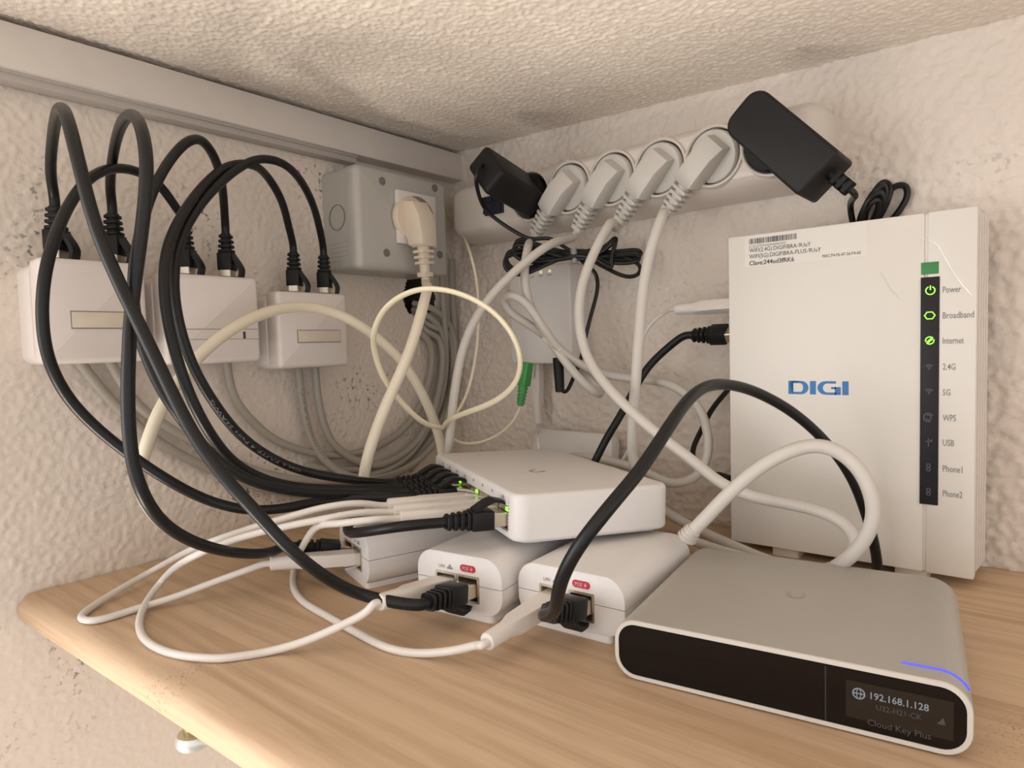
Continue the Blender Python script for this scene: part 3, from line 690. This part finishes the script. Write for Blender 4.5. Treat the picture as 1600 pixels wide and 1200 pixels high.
# ================================================================== ROUTER
rx0, rx1, rz0, rz1, rf, rb_ = .3325, .4757, .0068, .2208, -.0695, -.0255
ro = thing('router', 'tall white fibre router standing against the right wall with a black status strip', 'router', ((rx0 + rx1) / 2, (rf + rb_) / 2, 0))
hx = (rx1 - rx0) / 2
def rp(u, v, out=0): return rel(at(u, v, y=rf), ro) + V((0, -out, 0))
Mr0 = Matrix.Translation(V((0, 0, 0))) @ Matrix(((1, 0, 0, 0), (0, 0, -1, 0), (0, 1, 0, 0), (0, 0, 0, 1)))
fy = -(rf - (rf + rb_) / 2)
gx = rp(1447, 380).x
fb = B().prism(rrect(-hx, rz0, gx - .0008, rz1, .0012, 3), fy - .008, fy, Mr0, 0, .0007, 2)
fb.link('front_panel', M_router, ro)
B().prism(rrect(gx + .0008, rz0, hx, rz1 + .0002, .0012, 3), fy - .008, fy, Mr0, 0, .0007, 2).link('front_panel', M_router, ro)
B().prism(rrect(-hx + .001, rz0 + .001, hx - .001, rz1 - .001, .001, 2), fy - .0085, fy - .0012, Mr0).link('groove_strip', M_routers, ro)
for k in range(5):
    ins = -.0007 * k
    B().prism(rrect(-hx + .0005, rz0 + .0005, hx - ins - .0004, rz1 - .0005, .0012, 2), fy - .0086 - k * .0068 - .0062, fy - .0086 - k * .0068, Mr0, .0003, .0003, 1).link('shell_layer', M_routers, ro)
for u in (1222, 1420):
    p = rp(u, 860); B().prism(rrect(-.009, -.016, .009, .016, .002, 2), 0, rz0 + .001, Matrix.Translation(V((p.x, 0, 0))), 0, 0).link('foot', M_routers, ro)
pa, pb = rp(1437, 433), rp(1465, 788)
px0, px1, pz0, pz1 = rp(1438, 600).x, rp(1467, 600).x, rp(1450, 788).z, rp(1452, 433).z
strip_o = B().box(((px0 + px1) / 2, -fy - .0003, (pz0 + pz1) / 2), (px1 - px0, .0008, pz1 - pz0), bev=.0002).link('status_strip', M_led, ro)
p = rp(1453, 419); B().box((p.x, -fy - .0001, p.z), (.0088, .0004, .0070), bev=.0001).link('green_sticker', M_gstk, ro)
RT = lambda p: Matrix.Translation(p) @ Matrix.Rotation(math.radians(90), 4, 'X')
def rtext(s, u0, v0, u1, v1, m, name='marking', bold=0):
    a = rp(u0, v1, .0001); c = rp(u1, v0, .0001); a2 = rp(u1, v1)
    text(s, name, m, ro, RT(V((a.x, a.y, (a.z + a2.z) / 2))), w=c.x - a.x, h=(rp(u0, v0).z - a.z), bold=bold)
for s, u1, v in (('Power', 1502, 452), ('Broadband', 1522, 492), ('Internet', 1506, 532), ('2.4G', 1493, 573), ('5G', 1485, 613), ('WPS', 1494, 653), ('USB', 1491, 692), ('Phone1', 1504, 733), ('Phone2', 1504, 772)):
    rtext(s, 1473, v - 5, u1, v + 5, M_inkg, bold=.006)
def icon_ring(u, v, r, w, m, a0=0, a1=360, n=24, name='icon', sx=1):
    p = rp(u, v); bb = B(); y = -fy - .0009; N = n
    aa = [math.radians(a0 + (a1 - a0) * i / N) for i in range(N + 1)]
    o_ = [[V((p.x + sx * q * math.cos(a), y, p.z + q * math.sin(a))) for a in aa] for q in (r, r - w)]
    A = bb.verts(o_[0]); C = bb.verts(o_[1])
    for i in range(N): bb.face([A[i], A[i + 1], C[i + 1], C[i]])
    return bb, p, y
b_, p, y = icon_ring(1454, 454, .0026, .0006, M_ledg, 115, 425)
b_.box((p.x, y, p.z + .0016), (.0006, .0002, .0026)); b_.link('power_icon', M_ledg, strip_o).location = (0, 0, 0)
b_, p, y = icon_ring(1453, 493, .0026, .0006, M_ledg, 0, 360, 6, sx=1.15); b_.link('broadband_icon', M_ledg, strip_o)
b_, p, y = icon_ring(1453, 532, .0024, .0006, M_ledg, 40, 200)
c_, _, _ = icon_ring(1453, 532, .0024, .0006, M_ledg, 220, 380); b_.add(c_.bm); b_.box((0, 0, 0), (.0040, .0002, .0006), Matrix.Translation(V((p.x, y, p.z + .0005))) @ Matrix.Rotation(-.75, 4, 'Y')); b_.box((0, 0, 0), (.0040, .0002, .0006), Matrix.Translation(V((p.x, y, p.z - .0005))) @ Matrix.Rotation(-.75, 4, 'Y'))
b_.link('internet_icon', M_ledg, strip_o)
for v in (574, 612):
    b_ = B()
    for r in (.0030, .0021, .0012):
        c_, p, y = icon_ring(1452, v + 3, r, .0004, M_etch2, 45, 135, 10); b_.add(c_.bm)
    b_.box((p.x, y, p.z), (.0007, .0002, .0007)); b_.link('wifi_icon', M_etch2, strip_o)
b_, p, y = icon_ring(1451, 652, .0027, .0006, M_etch2, 30, 300); c_, _, _ = icon_ring(1451, 652, .0016, .0005, M_etch2, 200, 480); b_.add(c_.bm); b_.link('pairing_icon', M_etch2, strip_o)
p = rp(1451, 691); b_ = B().box((p.x, y, p.z), (.0005, .0002, .0048)).box((p.x, y, p.z + .0006), (.0030, .0002, .0005)).box((p.x + .0015, y, p.z + .0013), (.0009, .0002, .0009)); b_.link('usb_icon', M_etch2, strip_o)
for v in (730, 768):
    b_, p, y = icon_ring(1451, v - 3, .0012, .0005, M_etch2); c_, _, _ = icon_ring(1451, v + 3, .0012, .0005, M_etch2); b_.add(c_.bm); b_.link('phone_icon', M_etch2, strip_o)
# printed sticker, top left
sa, sb_ = rp(1166, 417), rp(1352, 360)
stick = B().prism(rrect(rp(1164, 400).x, rp(1166, 418).z, rp(1354, 380).x, rp(1166, 370).z, .0008, 2), fy - .0002, fy + .00008, Mr0).link('paper_sticker', M_router, ro)
bar = B(); random.seed(3); a = rp(1171, 380); c = rp(1245, 374); x = a.x; zt = rp(1171, 373.5).z; zb = rp(1171, 382).z
while x < c.x:
    w = random.choice((.00022, .00034, .0005, .0007)); 
    vs = bar.verts([V((x, -fy - .00022, zb)), V((x + w, -fy - .00022, zb)), V((x + w, -fy - .00022, zt)), V((x, -fy - .00022, zt))]); bar.face(vs); x += w + random.choice((.00022, .0003, .0005))
bar.link('barcode', M_ink, stick)
def stext(s, u0, v0, u1, v1, m, bold=0):
    a = rp(u0, v1, .00016); c = rp(u1, v1); h = (rp(u0, v0).z - a.z)
    text(s, 'printed_line', m, stick, RT(V((a.x, a.y, a.z))), w=rp(u1, v1).x - a.x, h=h, bold=bold)
stext('D-SN:ZTEGH69N6M07439', 1171, 384, 1228, 387.6, M_inkg)
stext('WIFI(2.4G):DIGIFIBRA-9UuY', 1171, 388.6, 1267, 397.0, M_ink, 0)
stext('WIFI(5G):DIGIFIBRA-PLUS-9UuY', 1171, 398, 1283, 406.4, M_ink, 0)
stext('Clave:244ud3fRK6', 1171, 408, 1241, 415.2, M_ink, .015)
stext('MAC:F4-F6-47-36-F4-60', 1285, 398, 1345, 402.8, M_ink)
# blue maker's letters
lg = B(); a = rp(1232, 617); c = rp(1326, 598); LW = c.x - a.x; LH = .0088; zb = (rp(1232, 617).z + rp(1326, 616).z) / 2; yy = -fy - .00012
def LP(x, z): return V((a.x + x * LW, yy, zb + z * LH))
def quad(x0, z0, x1, z1): lg.face(lg.verts([LP(x0, z0), LP(x1, z0), LP(x1, z1), LP(x0, z1)]))
def band(outer, inner):
    A, C = lg.verts([LP(*p) for p in outer]), lg.verts([LP(*p) for p in inner])
    for i in range(len(A) - 1): lg.face([A[i], A[i + 1], C[i + 1], C[i]])
quad(0, 0, .085, 1)
arc = lambda cx, cz, rx, rz, a0, a1, n=10: [(cx + rx * math.cos(math.radians(a0 + (a1 - a0) * i / n)), cz + rz * math.sin(math.radians(a0 + (a1 - a0) * i / n))) for i in range(n + 1)]
band([(.085, 1)] + arc(.22, .5, .125, .5, 90, -90) + [(.085, 0)], [(.085, .83)] + arc(.20, .5, .055, .33, 90, -90) + [(.085, .17)])
quad(.37, 0, .47, 1)
band([(.80, 1)] + arc(.63, .5, .135, .5, 90, 270) + [(.80, 0)], [(.80, .82)] + arc(.66, .5, .075, .33, 90, 270) + [(.80, .18)])
quad(.78, .1, .875, .58); quad(.72, .42, .80, .58); quad(.78, 0, .875, .12)
quad(.90, 0, 1.0, 1)
lg.link('maker_logo', M_blue, ro)
# creases of the protective film as ridges, the first painted pale for its glint
cr = B(); L_ = [rp(1434, 373), rp(1455, 376), rp(1466, 383), rp(1482, 412), rp(1494, 432), rp(1505, 446), rp(1519, 462)]
cr.tube([V((p.x, -fy - .0002, p.z)) for p in L_], [.0001, .0003, .0003, .00035, .0002, .0004, .0004], 6).link('film_crease', M_film, ro)
cr = B(); L_ = [rp(1375, 423), rp(1381, 433), rp(1392, 452), rp(1408, 469)]
cr.tube([V((p.x, -fy - .0001, p.z)) for p in L_], [.0001, .0004, .0003, .0001], 6).link('film_crease', M_router, ro)
# left side ports
for v in (478, 523): 
    p = rel(at(1137, v, x=rx0), ro)

# ================================================================== CONTROLLER BOX (front right)
CKW, CKL, CKH = .1335, .122, .0274
ck = thing('network_controller', 'flat silver grey controller box with a glossy black front and small display', 'network device', (.3588, -.2757, 0), .140)
Mf = Matrix(((1, 0, 0, 0), (0, 0, 1, 0), (0, 1, 0, 0), (0, 0, 0, 1)))    # profile xy -> x,z ; depth -> y
Mf = Matrix(((1, 0, 0, 0), (0, 0, 1, 0), (0, 1, 0, 0), (0, 0, 0, 1)))
zf = .0006
def ckprof(i, r): return rrect(i, i + zf, CKW - i, CKH - i, r, 8)
sh_ = B(); R = []
Rb = .0085
for (i, y) in [(.0004, 0), (0, .0004), (0, CKL - Rb)] + [(Rb * (1 - math.cos(math.radians(a))), CKL - Rb + Rb * math.sin(math.radians(a))) for a in (15, 30, 45, 60, 75, 90)]:
    R.append([V((p[0] if p[0] > CKW / 2 else p[0], y, p[1])) for p in rrect(i, zf + min(i, .009), CKW - i, CKH - min(i * .25, .002), max(.004, .0100 - i * .3), 8)])
sh_.loft(R).link('shell', M_alu, ck)
rim = B(); 
rim.loft([[V((p[0], y, p[1])) for p in rrect(i, zf + i, CKW - i, CKH - i, .0100 - i, 8)] for i, y in ((.0001, .0012), (.0001, -.0004), (.0004, -.0008), (.0020, -.0008), (.0022, .0002))], cap=False).link('front_rim', M_rim, ck)
fr = B().loft([[V((p[0], y, p[1])) for p in rrect(.0019, zf + .0019, CKW - .0019, CKH - .0019, .0083, 8)] for y in (.0005, -.0005)]).link('front_glass', M_dark, ck)
B().box((CKW * .648, -.00055, CKH / 2), (.0005, .0003, CKH - .006)).link('front_seam', M_port, ck)
B().box((CKW * .828, -.00054, CKH * .50), (CKW * .255, .0002, CKH * .52)).link('display', M_screen, fr)
CT = lambda x, z: Matrix.Translation(V((x, -.0007, z))) @ Matrix.Rotation(math.radians(90), 4, 'X')
text('192.168.1.128', 'display_line', M_txtw, fr, CT(CKW * .762, CKH * .56), w=CKW * .138, h=.0027, bold=.012)
text('U32-H21-CK', 'display_line', M_txtg, fr, CT(CKW * .776, CKH * .425), w=CKW * .108, h=.0021)
text('Cloud Key Plus', 'printed_line', M_txtg, fr, CT(CKW * .755, CKH * .165), w=CKW * .150, h=.0031)
gi = B(); gx_, gz_ = CKW * .733, CKH * .60
for r, w in ((.0022, .0005), (.0011, .0004)):
    A = gi.verts([V((gx_ + r * math.cos(i * .2618) * (1 if r > .002 else .8), -.00072, gz_ + (r if r > .002 else .0021) * math.sin(i * .2618))) for i in range(24)])
    C_ = gi.verts([V((gx_ + (r - w) * math.cos(i * .2618) * (1 if r > .002 else .8), -.00072, gz_ + ((r if r > .002 else .0021) - w) * math.sin(i * .2618))) for i in range(24)])
    for i in range(24): gi.face([A[i], A[(i + 1) % 24], C_[(i + 1) % 24], C_[i]])
gi.box((gx_, -.00072, gz_), (.0042, .0001, .0004)); gi.link('globe_icon', M_txtw, fr)
ar = B(); ax_, az_ = CKW * .928, CKH * .47
ar.face(ar.verts([V((ax_ - .0013, -.00072, az_ - .0012)), V((ax_ + .0013, -.00072, az_ - .0012)), V((ax_ + .0006, -.00072, az_ + .0014))])); ar.link('signal_icon', M_txtg, fr)
# blue light line over the right shoulder
bl = [];
for k in range(14):
    a = k / 13
    if a < .62: bl.append(V((CKW - .0100 - .0120 * (1 - a / .62), .0085, CKH + .00015)))
    else:
        g = math.radians(90 - 62 * (a - .62) / .38); bl.append(V((CKW - .0100 + .01015 * math.cos(g), .0085, CKH - .0100 + .01015 * math.sin(g))))
B().tube(bl, .00055, 8).link('blue_light_line', M_ledb, ck)
def ulogo(parent, cx, cy, z, s, m, rot=0):
    bb = B(); q = Matrix.Translation(V((cx, cy, z))) @ Matrix.Rotation(rot, 4, 'Z')
    o_ = [(-s, s * .9), (-s, 0)] + [(s * math.cos(math.radians(a)), s * math.sin(math.radians(a))) for a in range(195, 346, 15)] + [(s, 0), (s, s * .9)]
    k = .55; i_ = [(-s * k, s * .9), (-s * k, 0)] + [(s * k * math.cos(math.radians(a)), s * k * math.sin(math.radians(a))) for a in range(195, 346, 15)] + [(s * k, 0), (s * k, s * .9)]
    A = bb.verts([q @ V((p[0], p[1], 0)) for p in o_]); C_ = bb.verts([q @ V((p[0], p[1], 0)) for p in i_])
    for i in range(len(A) - 1): bb.face([A[i], A[i + 1], C_[i + 1], C_[i]])
    return bb.link('maker_mark', m, parent)
lp = rel(at(1243, 930, z=CKH), ck); ulogo(ck, lp.x, lp.y, CKH + .0001, .0042, mat('mark_silver', (.32, .295, .265), .3))

# ================================================================== POE INJECTORS
def injector(label, x, y, yaw, w, l, h, lan, poe, zb=.0035):
    t = thing('power_injector', label, 'network device', (x, y, 0), yaw, 'white power injectors under the network switch')
    r = .0115; g = .00018; zs = zb + h * .50
    def slab(prof, y0, y1, bev):
        bb = B(); n = len(prof); cx = sum(p[0] for p in prof) / n; cz = sum(p[1] for p in prof) / n
        rings = []
        for ins, yy in ((bev, y0), (bev * .3, y0 + bev * .3), (0, y0 + bev), (0, y1 - bev * 3), (bev, y1 - bev), (bev * 3, y1)):
            rings.append([V((p[0] + (cx - p[0]) * ins / (w / 2), yy, p[1] + (cz - p[1]) * ins / (h / 2) * (0 if abs(p[1] - zs) < .001 else 1))) for p in prof])
        return bb.loft(rings)
    full = rrect(0, zb, w, zb + h, r, 7)
    up = [p for p in full if p[1] >= zs]; lo = [p for p in full if p[1] < zs]
    up = [(w, zs + g)] + up + [(0, zs + g)]
    lo = [(0, zs - g)] + lo + [(w, zs - g)]
    u_ = slab(up, 0, l, .0007).link('upper_shell', M_white2, t); l_ = slab(lo, 0, l, .0007).link('lower_shell', M_white2, t)
    B().box((w / 2, l / 2, zs), (w - .002, l - .004, .002)).link('seam_shade_fill', M_seam, t)  # dark slab paints the shade in the gap between the shells
    B().prism(rrect(w * .12, .0006, w * .88, l - .004, .003, 3), 0, zb + .0006, None, 0, .0004, 2).link('base_pad', M_white2, t)
    pz = zb + h * .425; pw, ph = .0148, .0150
    for nm, i in (('LAN', lan), ('POE', poe)):
        cx = w * i
        for sh2 in (u_, l_): cut(sh2, [B().box((cx, 0, pz), (pw - .0006, .022, ph - .0006))])
        fr2 = B()
        ou = rrect(cx - pw / 2, pz - ph / 2, cx + pw / 2, pz + ph / 2, .0004, 1); inn = rrect(cx - pw / 2 + .0012, pz - ph / 2 + .0012, cx + pw / 2 - .0012, pz + ph / 2 - .0012, .0003, 1)
        fr2.loft([[V((p[0], -.0006 if k < 2 else .012, p[1])) for p in (ou, inn, inn)[k]] for k in range(3)], cap=False)
        fr2.loft([[V((p[0], y_, p[1])) for p in ou] for y_ in (-.0006, .003)], cap=False)
        po = fr2.link('port', M_metal, t)
        B().box((cx, .0105, pz), (pw - .001, .001, ph - .001)).link('port_cavity', M_port, po)
        tm = lambda x_, z_: Matrix.Translation(V((x_, -.0004, z_))) @ Matrix.Rotation(math.radians(90), 4, 'X')
        if nm == 'POE':
            bd = B().prism(rrect(cx - .0052, pz + ph / 2 + .0018, cx + .0052, pz + ph / 2 + .0057, .0019, 5), -.0002, .00025, Matrix(((1, 0, 0, 0), (0, 0, -1, 0), (0, 1, 0, 0), (0, 0, 0, 1)))).link('red_badge', M_red, t)
            text('POE', 'marking', M_pale, bd, tm(cx - .0034, pz + ph / 2 + .0027), w=.0042, h=.0020)
            bo = B(); bx, bz = cx + .0026, pz + ph / 2 + .0037
            bo.face(bo.verts([V((bx + q[0], -.00045, bz + q[1])) for q in ((.0004, .0016), (-.0009, -.0003), (-.0001, -.0003))]))
            bo.face(bo.verts([V((bx + q[0], -.00045, bz + q[1])) for q in ((-.0004, -.0016), (.0009, .0003), (.0001, .0003))])); bo.link('bolt_mark', M_pale, bd)
        else:
            text('LAN', 'marking', M_inkg, t, tm(cx - .0048, pz + ph / 2 + .0020), w=.0040, h=.0018)
            bo = B(); bx, bz = cx + .0028, pz + ph / 2 + .0030
            bo.box((bx, -.0004, bz + .0007), (.0010, .0001, .0009)).box((bx - .0013, -.0004, bz - .0008), (.0009, .0001, .0008)).box((bx, -.0004, bz - .0008), (.0009, .0001, .0008)).box((bx + .0013, -.0004, bz - .0008), (.0009, .0001, .0008)).box((bx, -.0004, bz), (.0030, .0001, .0002))
            bo.link('lan_icon', M_inkg, t)
    def port(i):
        p = t.matrix_basis @ V((w * i, 0, pz)); d = t.matrix_basis.to_3x3() @ V((0, 1, 0)); return p, d
    return t, port(lan), port(poe)
iM, iMl, iMp = injector('middle white injector, under the front left corner of the switch', .2262, -.2729, .125, .0582, .100, .0322, .36, .62)
iR, iRl, iRp = injector('right white injector between the switch and the silver controller', .2857, -.2543, .067, .0638, .090, .0305, .34, .62)
iL, iLl, iLp = injector('left white injector turned sideways beneath the white patch cables', .1310, -.2572, -.32, .0555, .082, .0338, .66, .36, .003)
iR['label'] = 'right white injector, with the tall arched black cable plugged in'
# mains inlet of the right injector
ip = at(1072, 842, d=.38); iq = at(1084, 826, d=.377)
gl = B().cyl(ip, iq, .0050, .0042, 14)
for k in range(3): gl.cyl(ip.lerp(iq, .1 + k * .3), ip.lerp(iq, .25 + k * .3), .0056 - k * .0004, n=14)
gl.link('strain_relief', M_greyc, c4, world=True)

# ================================================================== NETWORK SWITCH (on the injectors)
SWW, SWL, SWH, SWZ, SWY = .1020, .1670, .0280, .0402, 1.066
sw = thing('network_switch', 'white eight-port network switch lying across the injectors', 'network switch', M=Matrix.Translation(V((.2826, -.2522, SWZ))) @ Matrix.Rotation(SWY, 4, 'Z') @ Matrix.Rotation(math.radians(2.3), 4, 'Y'))
body = B().prism(rrect(0, 0, SWW, SWL, [.0085, .005, .009, .009], 6), .0010, SWH, None, .0025, .0028, 4).link('case', M_white2, sw)
B().prism(rrect(.004, .004, SWW - .004, SWL - .004, .008, 5), 0, .002).link('base_plate', M_white2, sw)
PZ = SWH * .44; PY = [.0185 + .0176 * k for k in range(8)]
cut(body, [B().box((0, (PY[0] + PY[-1]) / 2, PZ + .0003), (.024, PY[-1] - PY[0] + .0155, .0148))])
B().box((.0115, (PY[0] + PY[-1]) / 2, PZ), (.001, PY[-1] - PY[0] + .016, .0155)).link('port_back', M_port, sw)
for k, y in enumerate(PY):
    pf = B(); pw, ph = .0158, .0142
    ou = rrect(y - pw / 2, PZ - ph / 2, y + pw / 2, PZ + ph / 2, .0004, 1); inn = rrect(y - pw / 2 + .0014, PZ - ph / 2 + .001, y + pw / 2 - .0014, PZ + ph / 2 - .0030, .0004, 1)
    pf.loft([[V((x, p[0], p[1])) for p in (ou, ou, inn, inn)[i]] for i, x in enumerate((.008, .0006, .0006, .010))], cap=False)
    po = pf.link('port', M_metal, sw)
    B().lathe([(.0001, 0), (.0014, 0), (.0012, .0002), (.0001, .00025)], Matrix.Translation(V((-.00005, y, SWH * .86))) @ Matrix.Rotation(math.radians(-90), 4, 'Y') @ Matrix.Diagonal((.7, 1, 1, 1)), 12).link('port_indicator', M_etch, sw)
    if k in (0, 3, 5): B().box((.0004, y - .0050, PZ + ph / 2 - .0016), (.0006, .0030, .0022)).link('port_light', M_ledg, po)
pr = B()
for k in range(9): pr.box((.0010 if k else .0010, .0070, SWH * .80 - k * .0019), (.0004, .0006, .0007))
lb = B()
mk = []
sidey = .0058
for k in range(9):
    z = SWH * .80 - k * .0019
    o = B().box((.0, .0095, z), (.00025, .0007, .0008)).link('port_mark', M_red if k in (3, 7) else M_inkg, sw)
pr.bm.free()
lp = rel(at(838, 732, z=SWZ + SWH), sw); ulogo(sw, lp.x, lp.y, SWH + .0001, .0052, M_etch, -1.0)
swd = sw.matrix_basis.to_3x3() @ V((1, 0, 0)); swn = sw.matrix_basis.to_3x3() @ V((0, 0, 1))
def swport(k, tilt=0): return frame(sw.matrix_basis @ V((.0012, PY[k], PZ - .0004)), swd + V((0, 0, tilt)), swn)

# white plate behind the switch
pl = thing('white_wall_plate', 'white round-cornered plate standing upright behind the network switch', 'network device', (.172, -.036, 0), -.04)
Mp = Matrix.Translation(V((0, 0, 0))) @ Matrix.Rotation(math.radians(-6), 4, 'X') @ Matrix(((1, 0, 0, 0), (0, 0, -1, 0), (0, 1, 0, 0), (0, 0, 0, 1)))
B().prism(rrect(-.044, .001, .044, .0715, .010, 6), -.008, .006, Mp, .002, .002, 3).link('case', M_white, pl)
B().prism(rrect(-.020, .0, .020, .004, .001, 2), -.014, .012, None, 0, .0005, 1).link('foot', M_white, pl)

# ================================================================== BLACK PATCH CABLES
BR = .0030
up = V((0, 0, 1))
grpB = 'black patch cables from the socket boxes'
def inj_plug(pd, latch=-1, tilt=(0, 0, -.13), deep=-.0006): return frame(pd[0] + pd[1] * deep, pd[1] + V(tilt), up * latch)
patch('black patch cable with the tallest narrow bend, leftmost jack to middle injector', 'cable', grpB, J[0], inj_plug(iMp),
      [(79, 270, .405), (83, 210, .375), (92, 171, .335), (104, 180, .308), (122, 250, .300), (148, 350, .298), (185, 440, .298), (224, 520, .298), (262, 600, .298), (303, 680, .298), (350, 745, .298), (400, 800, .300), (450, 855, .305), (510, 903, .318), (570, 931, .335)], BR, M_black)
patch('black patch cable from the second jack, hanging straight down to the left injector', 'cable', grpB, J[1], inj_plug(iLp, -1, (.30, 0, -.22), .002),
      [(172, 290, .435), (177, 240, .410), (189, 195, .37), (206, 179, .332), (221, 200, .310), (229, 250, .305), (226, 320, .305), (216, 400, .305), (206, 480, .305), (201, 560, .302), (200, 640, .302), (207, 720, .305), (226, 778, .31), (260, 822, .325), (310, 850, .345), (370, 864, .375), (420, 864, .405)], BR, M_black, tabs=(True, False))
patch('black patch cable leaning leftmost in a wide bow to the fourth switch port', 'cable', grpB, J[2], swport(4),
      [(272, 320, .468), (248, 288, .455), (215, 268, .435), (175, 263, .41), (138, 280, .385), (108, 320, .365), (86, 370, .345), (70, 430, .335), (66, 500, .335), (77, 565, .340), (107, 622, .35), (150, 668, .36), (205, 712, .37), (262, 750, .38), (320, 780, .395), (380, 796, .405), (440, 795, .415), (500, 783, .425), (580, 777, .43)], BR, M_black)
patch('black patch cable over the middle socket box, hidden behind the diagonal one', 'cable', grpB, J[3], swport(5),
      [(350, 320, .492), (347, 290, .475), (337, 250, .45), (314, 218, .425), (290, 223, .41), (262, 255, .40), (238, 300, .39), (222, 350, .375), (212, 400, .365), (208, 455, .355), (214, 510, .35), (232, 565, .35), (258, 618, .352), (292, 665, .358), (330, 710, .366), (372, 742, .376), (420, 760, .39), (480, 770, .41), (550, 771, .43)], BR, M_black)
patch('black patch cable from the left jack of the smallest socket box', 'cable', grpB, J[4], swport(6),
      [(450, 350, .535), (440, 313, .52), (418, 276, .50), (390, 256, .465), (355, 260, .45), (318, 290, .425), (285, 335, .40), (262, 385, .38), (256, 440, .365), (262, 500, .36), (278, 565, .36), (300, 625, .365), (330, 680, .375), (365, 722, .39), (410, 748, .405), (470, 762, .425), (550, 764, .445)], BR, M_black)
LAST = [(500, 360, .56), (490, 322, .545), (470, 282, .52), (440, 254, .49), (405, 248, .475), (365, 268, .45), (325, 305, .425), (293, 350, .405), (275, 400, .39), (272, 455, .385), (282, 515, .385), (303, 575, .39), (335, 630, .40), (375, 680, .415), (425, 716, .43), (480, 738, .445), (550, 750, .46)]
t = patch('black printed patch cable from the last jack, the rightmost of the swinging bows', 'cable', grpB, J[5], swport(7),
      LAST, BR, M_black)
cable_print(t, 'Cat.6 F/UTP 4 Pairs 26AWG', [(t_ if isinstance(t_, tuple) else t_) for t_ in LAST], BR, M_cprint, .0026, .036, .0031, True)

# router to switch
rA = at(1140, 522, y=-.050) + V((.007, 0, 0)); MA = frame(rA, V((1, 0, 0)), V((0, -.6, .8)))
patch('black patch cable from the router side to the front port of the switch', 'cable', None, MA, swport(0),
      [(1050, 538, .518), (1010, 576, .525), (975, 640, .52), (945, 690, .52), (925, 730, .52), (890, 780, .53), (800, 800, 'z', .012), (700, 800, .50), (640, 800, .45), (570, 808, .425), (545, 818, .405), (545, 832, .39), (575, 830, .37), (630, 822, .36)], BR, M_black, tabs=(False, True))
patch('black patch cable arching high from the right injector and down in front of the router', 'cable', None, inj_plug(iRp, -1, (0, 0, -.20), .003), None,
      [(868, 955, .292), (874, 915, .280), (900, 860, .272), (950, 795, .272), (1000, 735, .285), (1040, 675, .300), (1075, 625, .325), (1105, 603, .345), (1140, 601, .360), (1185, 614, .375), (1240, 645, .385), (1290, 690, .392), (1330, 745, .398), (1352, 800, .402), (1366, 850, .404), (1371, 888, .412), (1366, 905, .43), (1345, 900, .45)], BR, M_black, lead=.006)

# ================================================================== WHITE PATCH CABLES (switch to injectors)
WR = .00205
grpW = 'white patch cables between switch and injectors'
def inj_white(pd, tilt=(0, 0, 0)): return frame(pd[0] + pd[1] * .0040, pd[1] + V(tilt), -up)
patch('white patch cable making the leftmost loop on the shelf', 'cable', grpW, swport(3), inj_white(iLl, (.26, 0, -.06)),
      [(560, 786, .40), (505, 793, .395), (450, 808, .395), (390, 826, .395), (320, 850, .39), (250, 885, 'z', .010), (185, 922, 'z', .004), (138, 952, 'z', .0024), (126, 966, 'z', .0024), (150, 970, 'z', .0024), (210, 952, 'z', .0024), (270, 934, .400), (330, 911, .405), (385, 891, .408)], WR, M_wcab, ('white', 'white'), M_wcab)
patch('white patch cable making the large loop near the shelf front', 'cable', grpW, swport(2), inj_white(iMl, (.03, 0, -.13)),
      [(560, 801, .385), (500, 812, .38), (430, 826, .38), (360, 845, .38), (300, 870, .375), (255, 905, 'z', .010), (226, 945, 'z', .004), (217, 980, 'z', .0024), (232, 1005, 'z', .0022), (275, 1023, 'z', .0022), (340, 1029, 'z', .0022), (370, 1026, 'z', .0022), (420, 1018, 'z', .0022), (480, 1001, .331), (540, 974, .330), (572, 957, .330)], WR, M_wcab, ('white', 'white'), M_wcab)
patch('white patch cable running out to the right injector', 'cable', grpW, swport(1), inj_white(iRl, (.05, 0, .06)),
      [(580, 812, .37), (530, 818, .372), (495, 822, .385), (478, 845, .395), (462, 880, 'z', .003), (457, 912, 'z', .0022), (470, 938, 'z', .0022), (510, 962, 'z', .0022), (560, 990, 'z', .0022), (610, 1014, 'z', .0022), (655, 1021, 'z', .0022), (712, 1016, .316), (745, 1008, .314)], WR, M_wcab, ('white', 'white'), M_wcab)
# router to fibre box, white
rW = at(1142, 478, y=-.050) + V((.014, 0, 0)); MA = frame(rW, V((1, .0, 0)), V((0, -.3, -1)))
oW = at(838, 569, y=-.020); MB = frame(oW, V((0, 0, 1)), V((0, -1, 0)))
patch('thin white patch cable between the router side and the underside of the fibre box', 'cable', None, MA, MB,
      [(1040, 488, .53), (1018, 505, .54), (1004, 530, .545), (998, 570, .55), (992, 640, .555), (985, 700, .56), (950, 740, .565), (880, 750, .575), (848, 720, .575), (840, 690, .572)], .0014, M_wcab, ('white', 'white'), M_wcab, lead=.004)
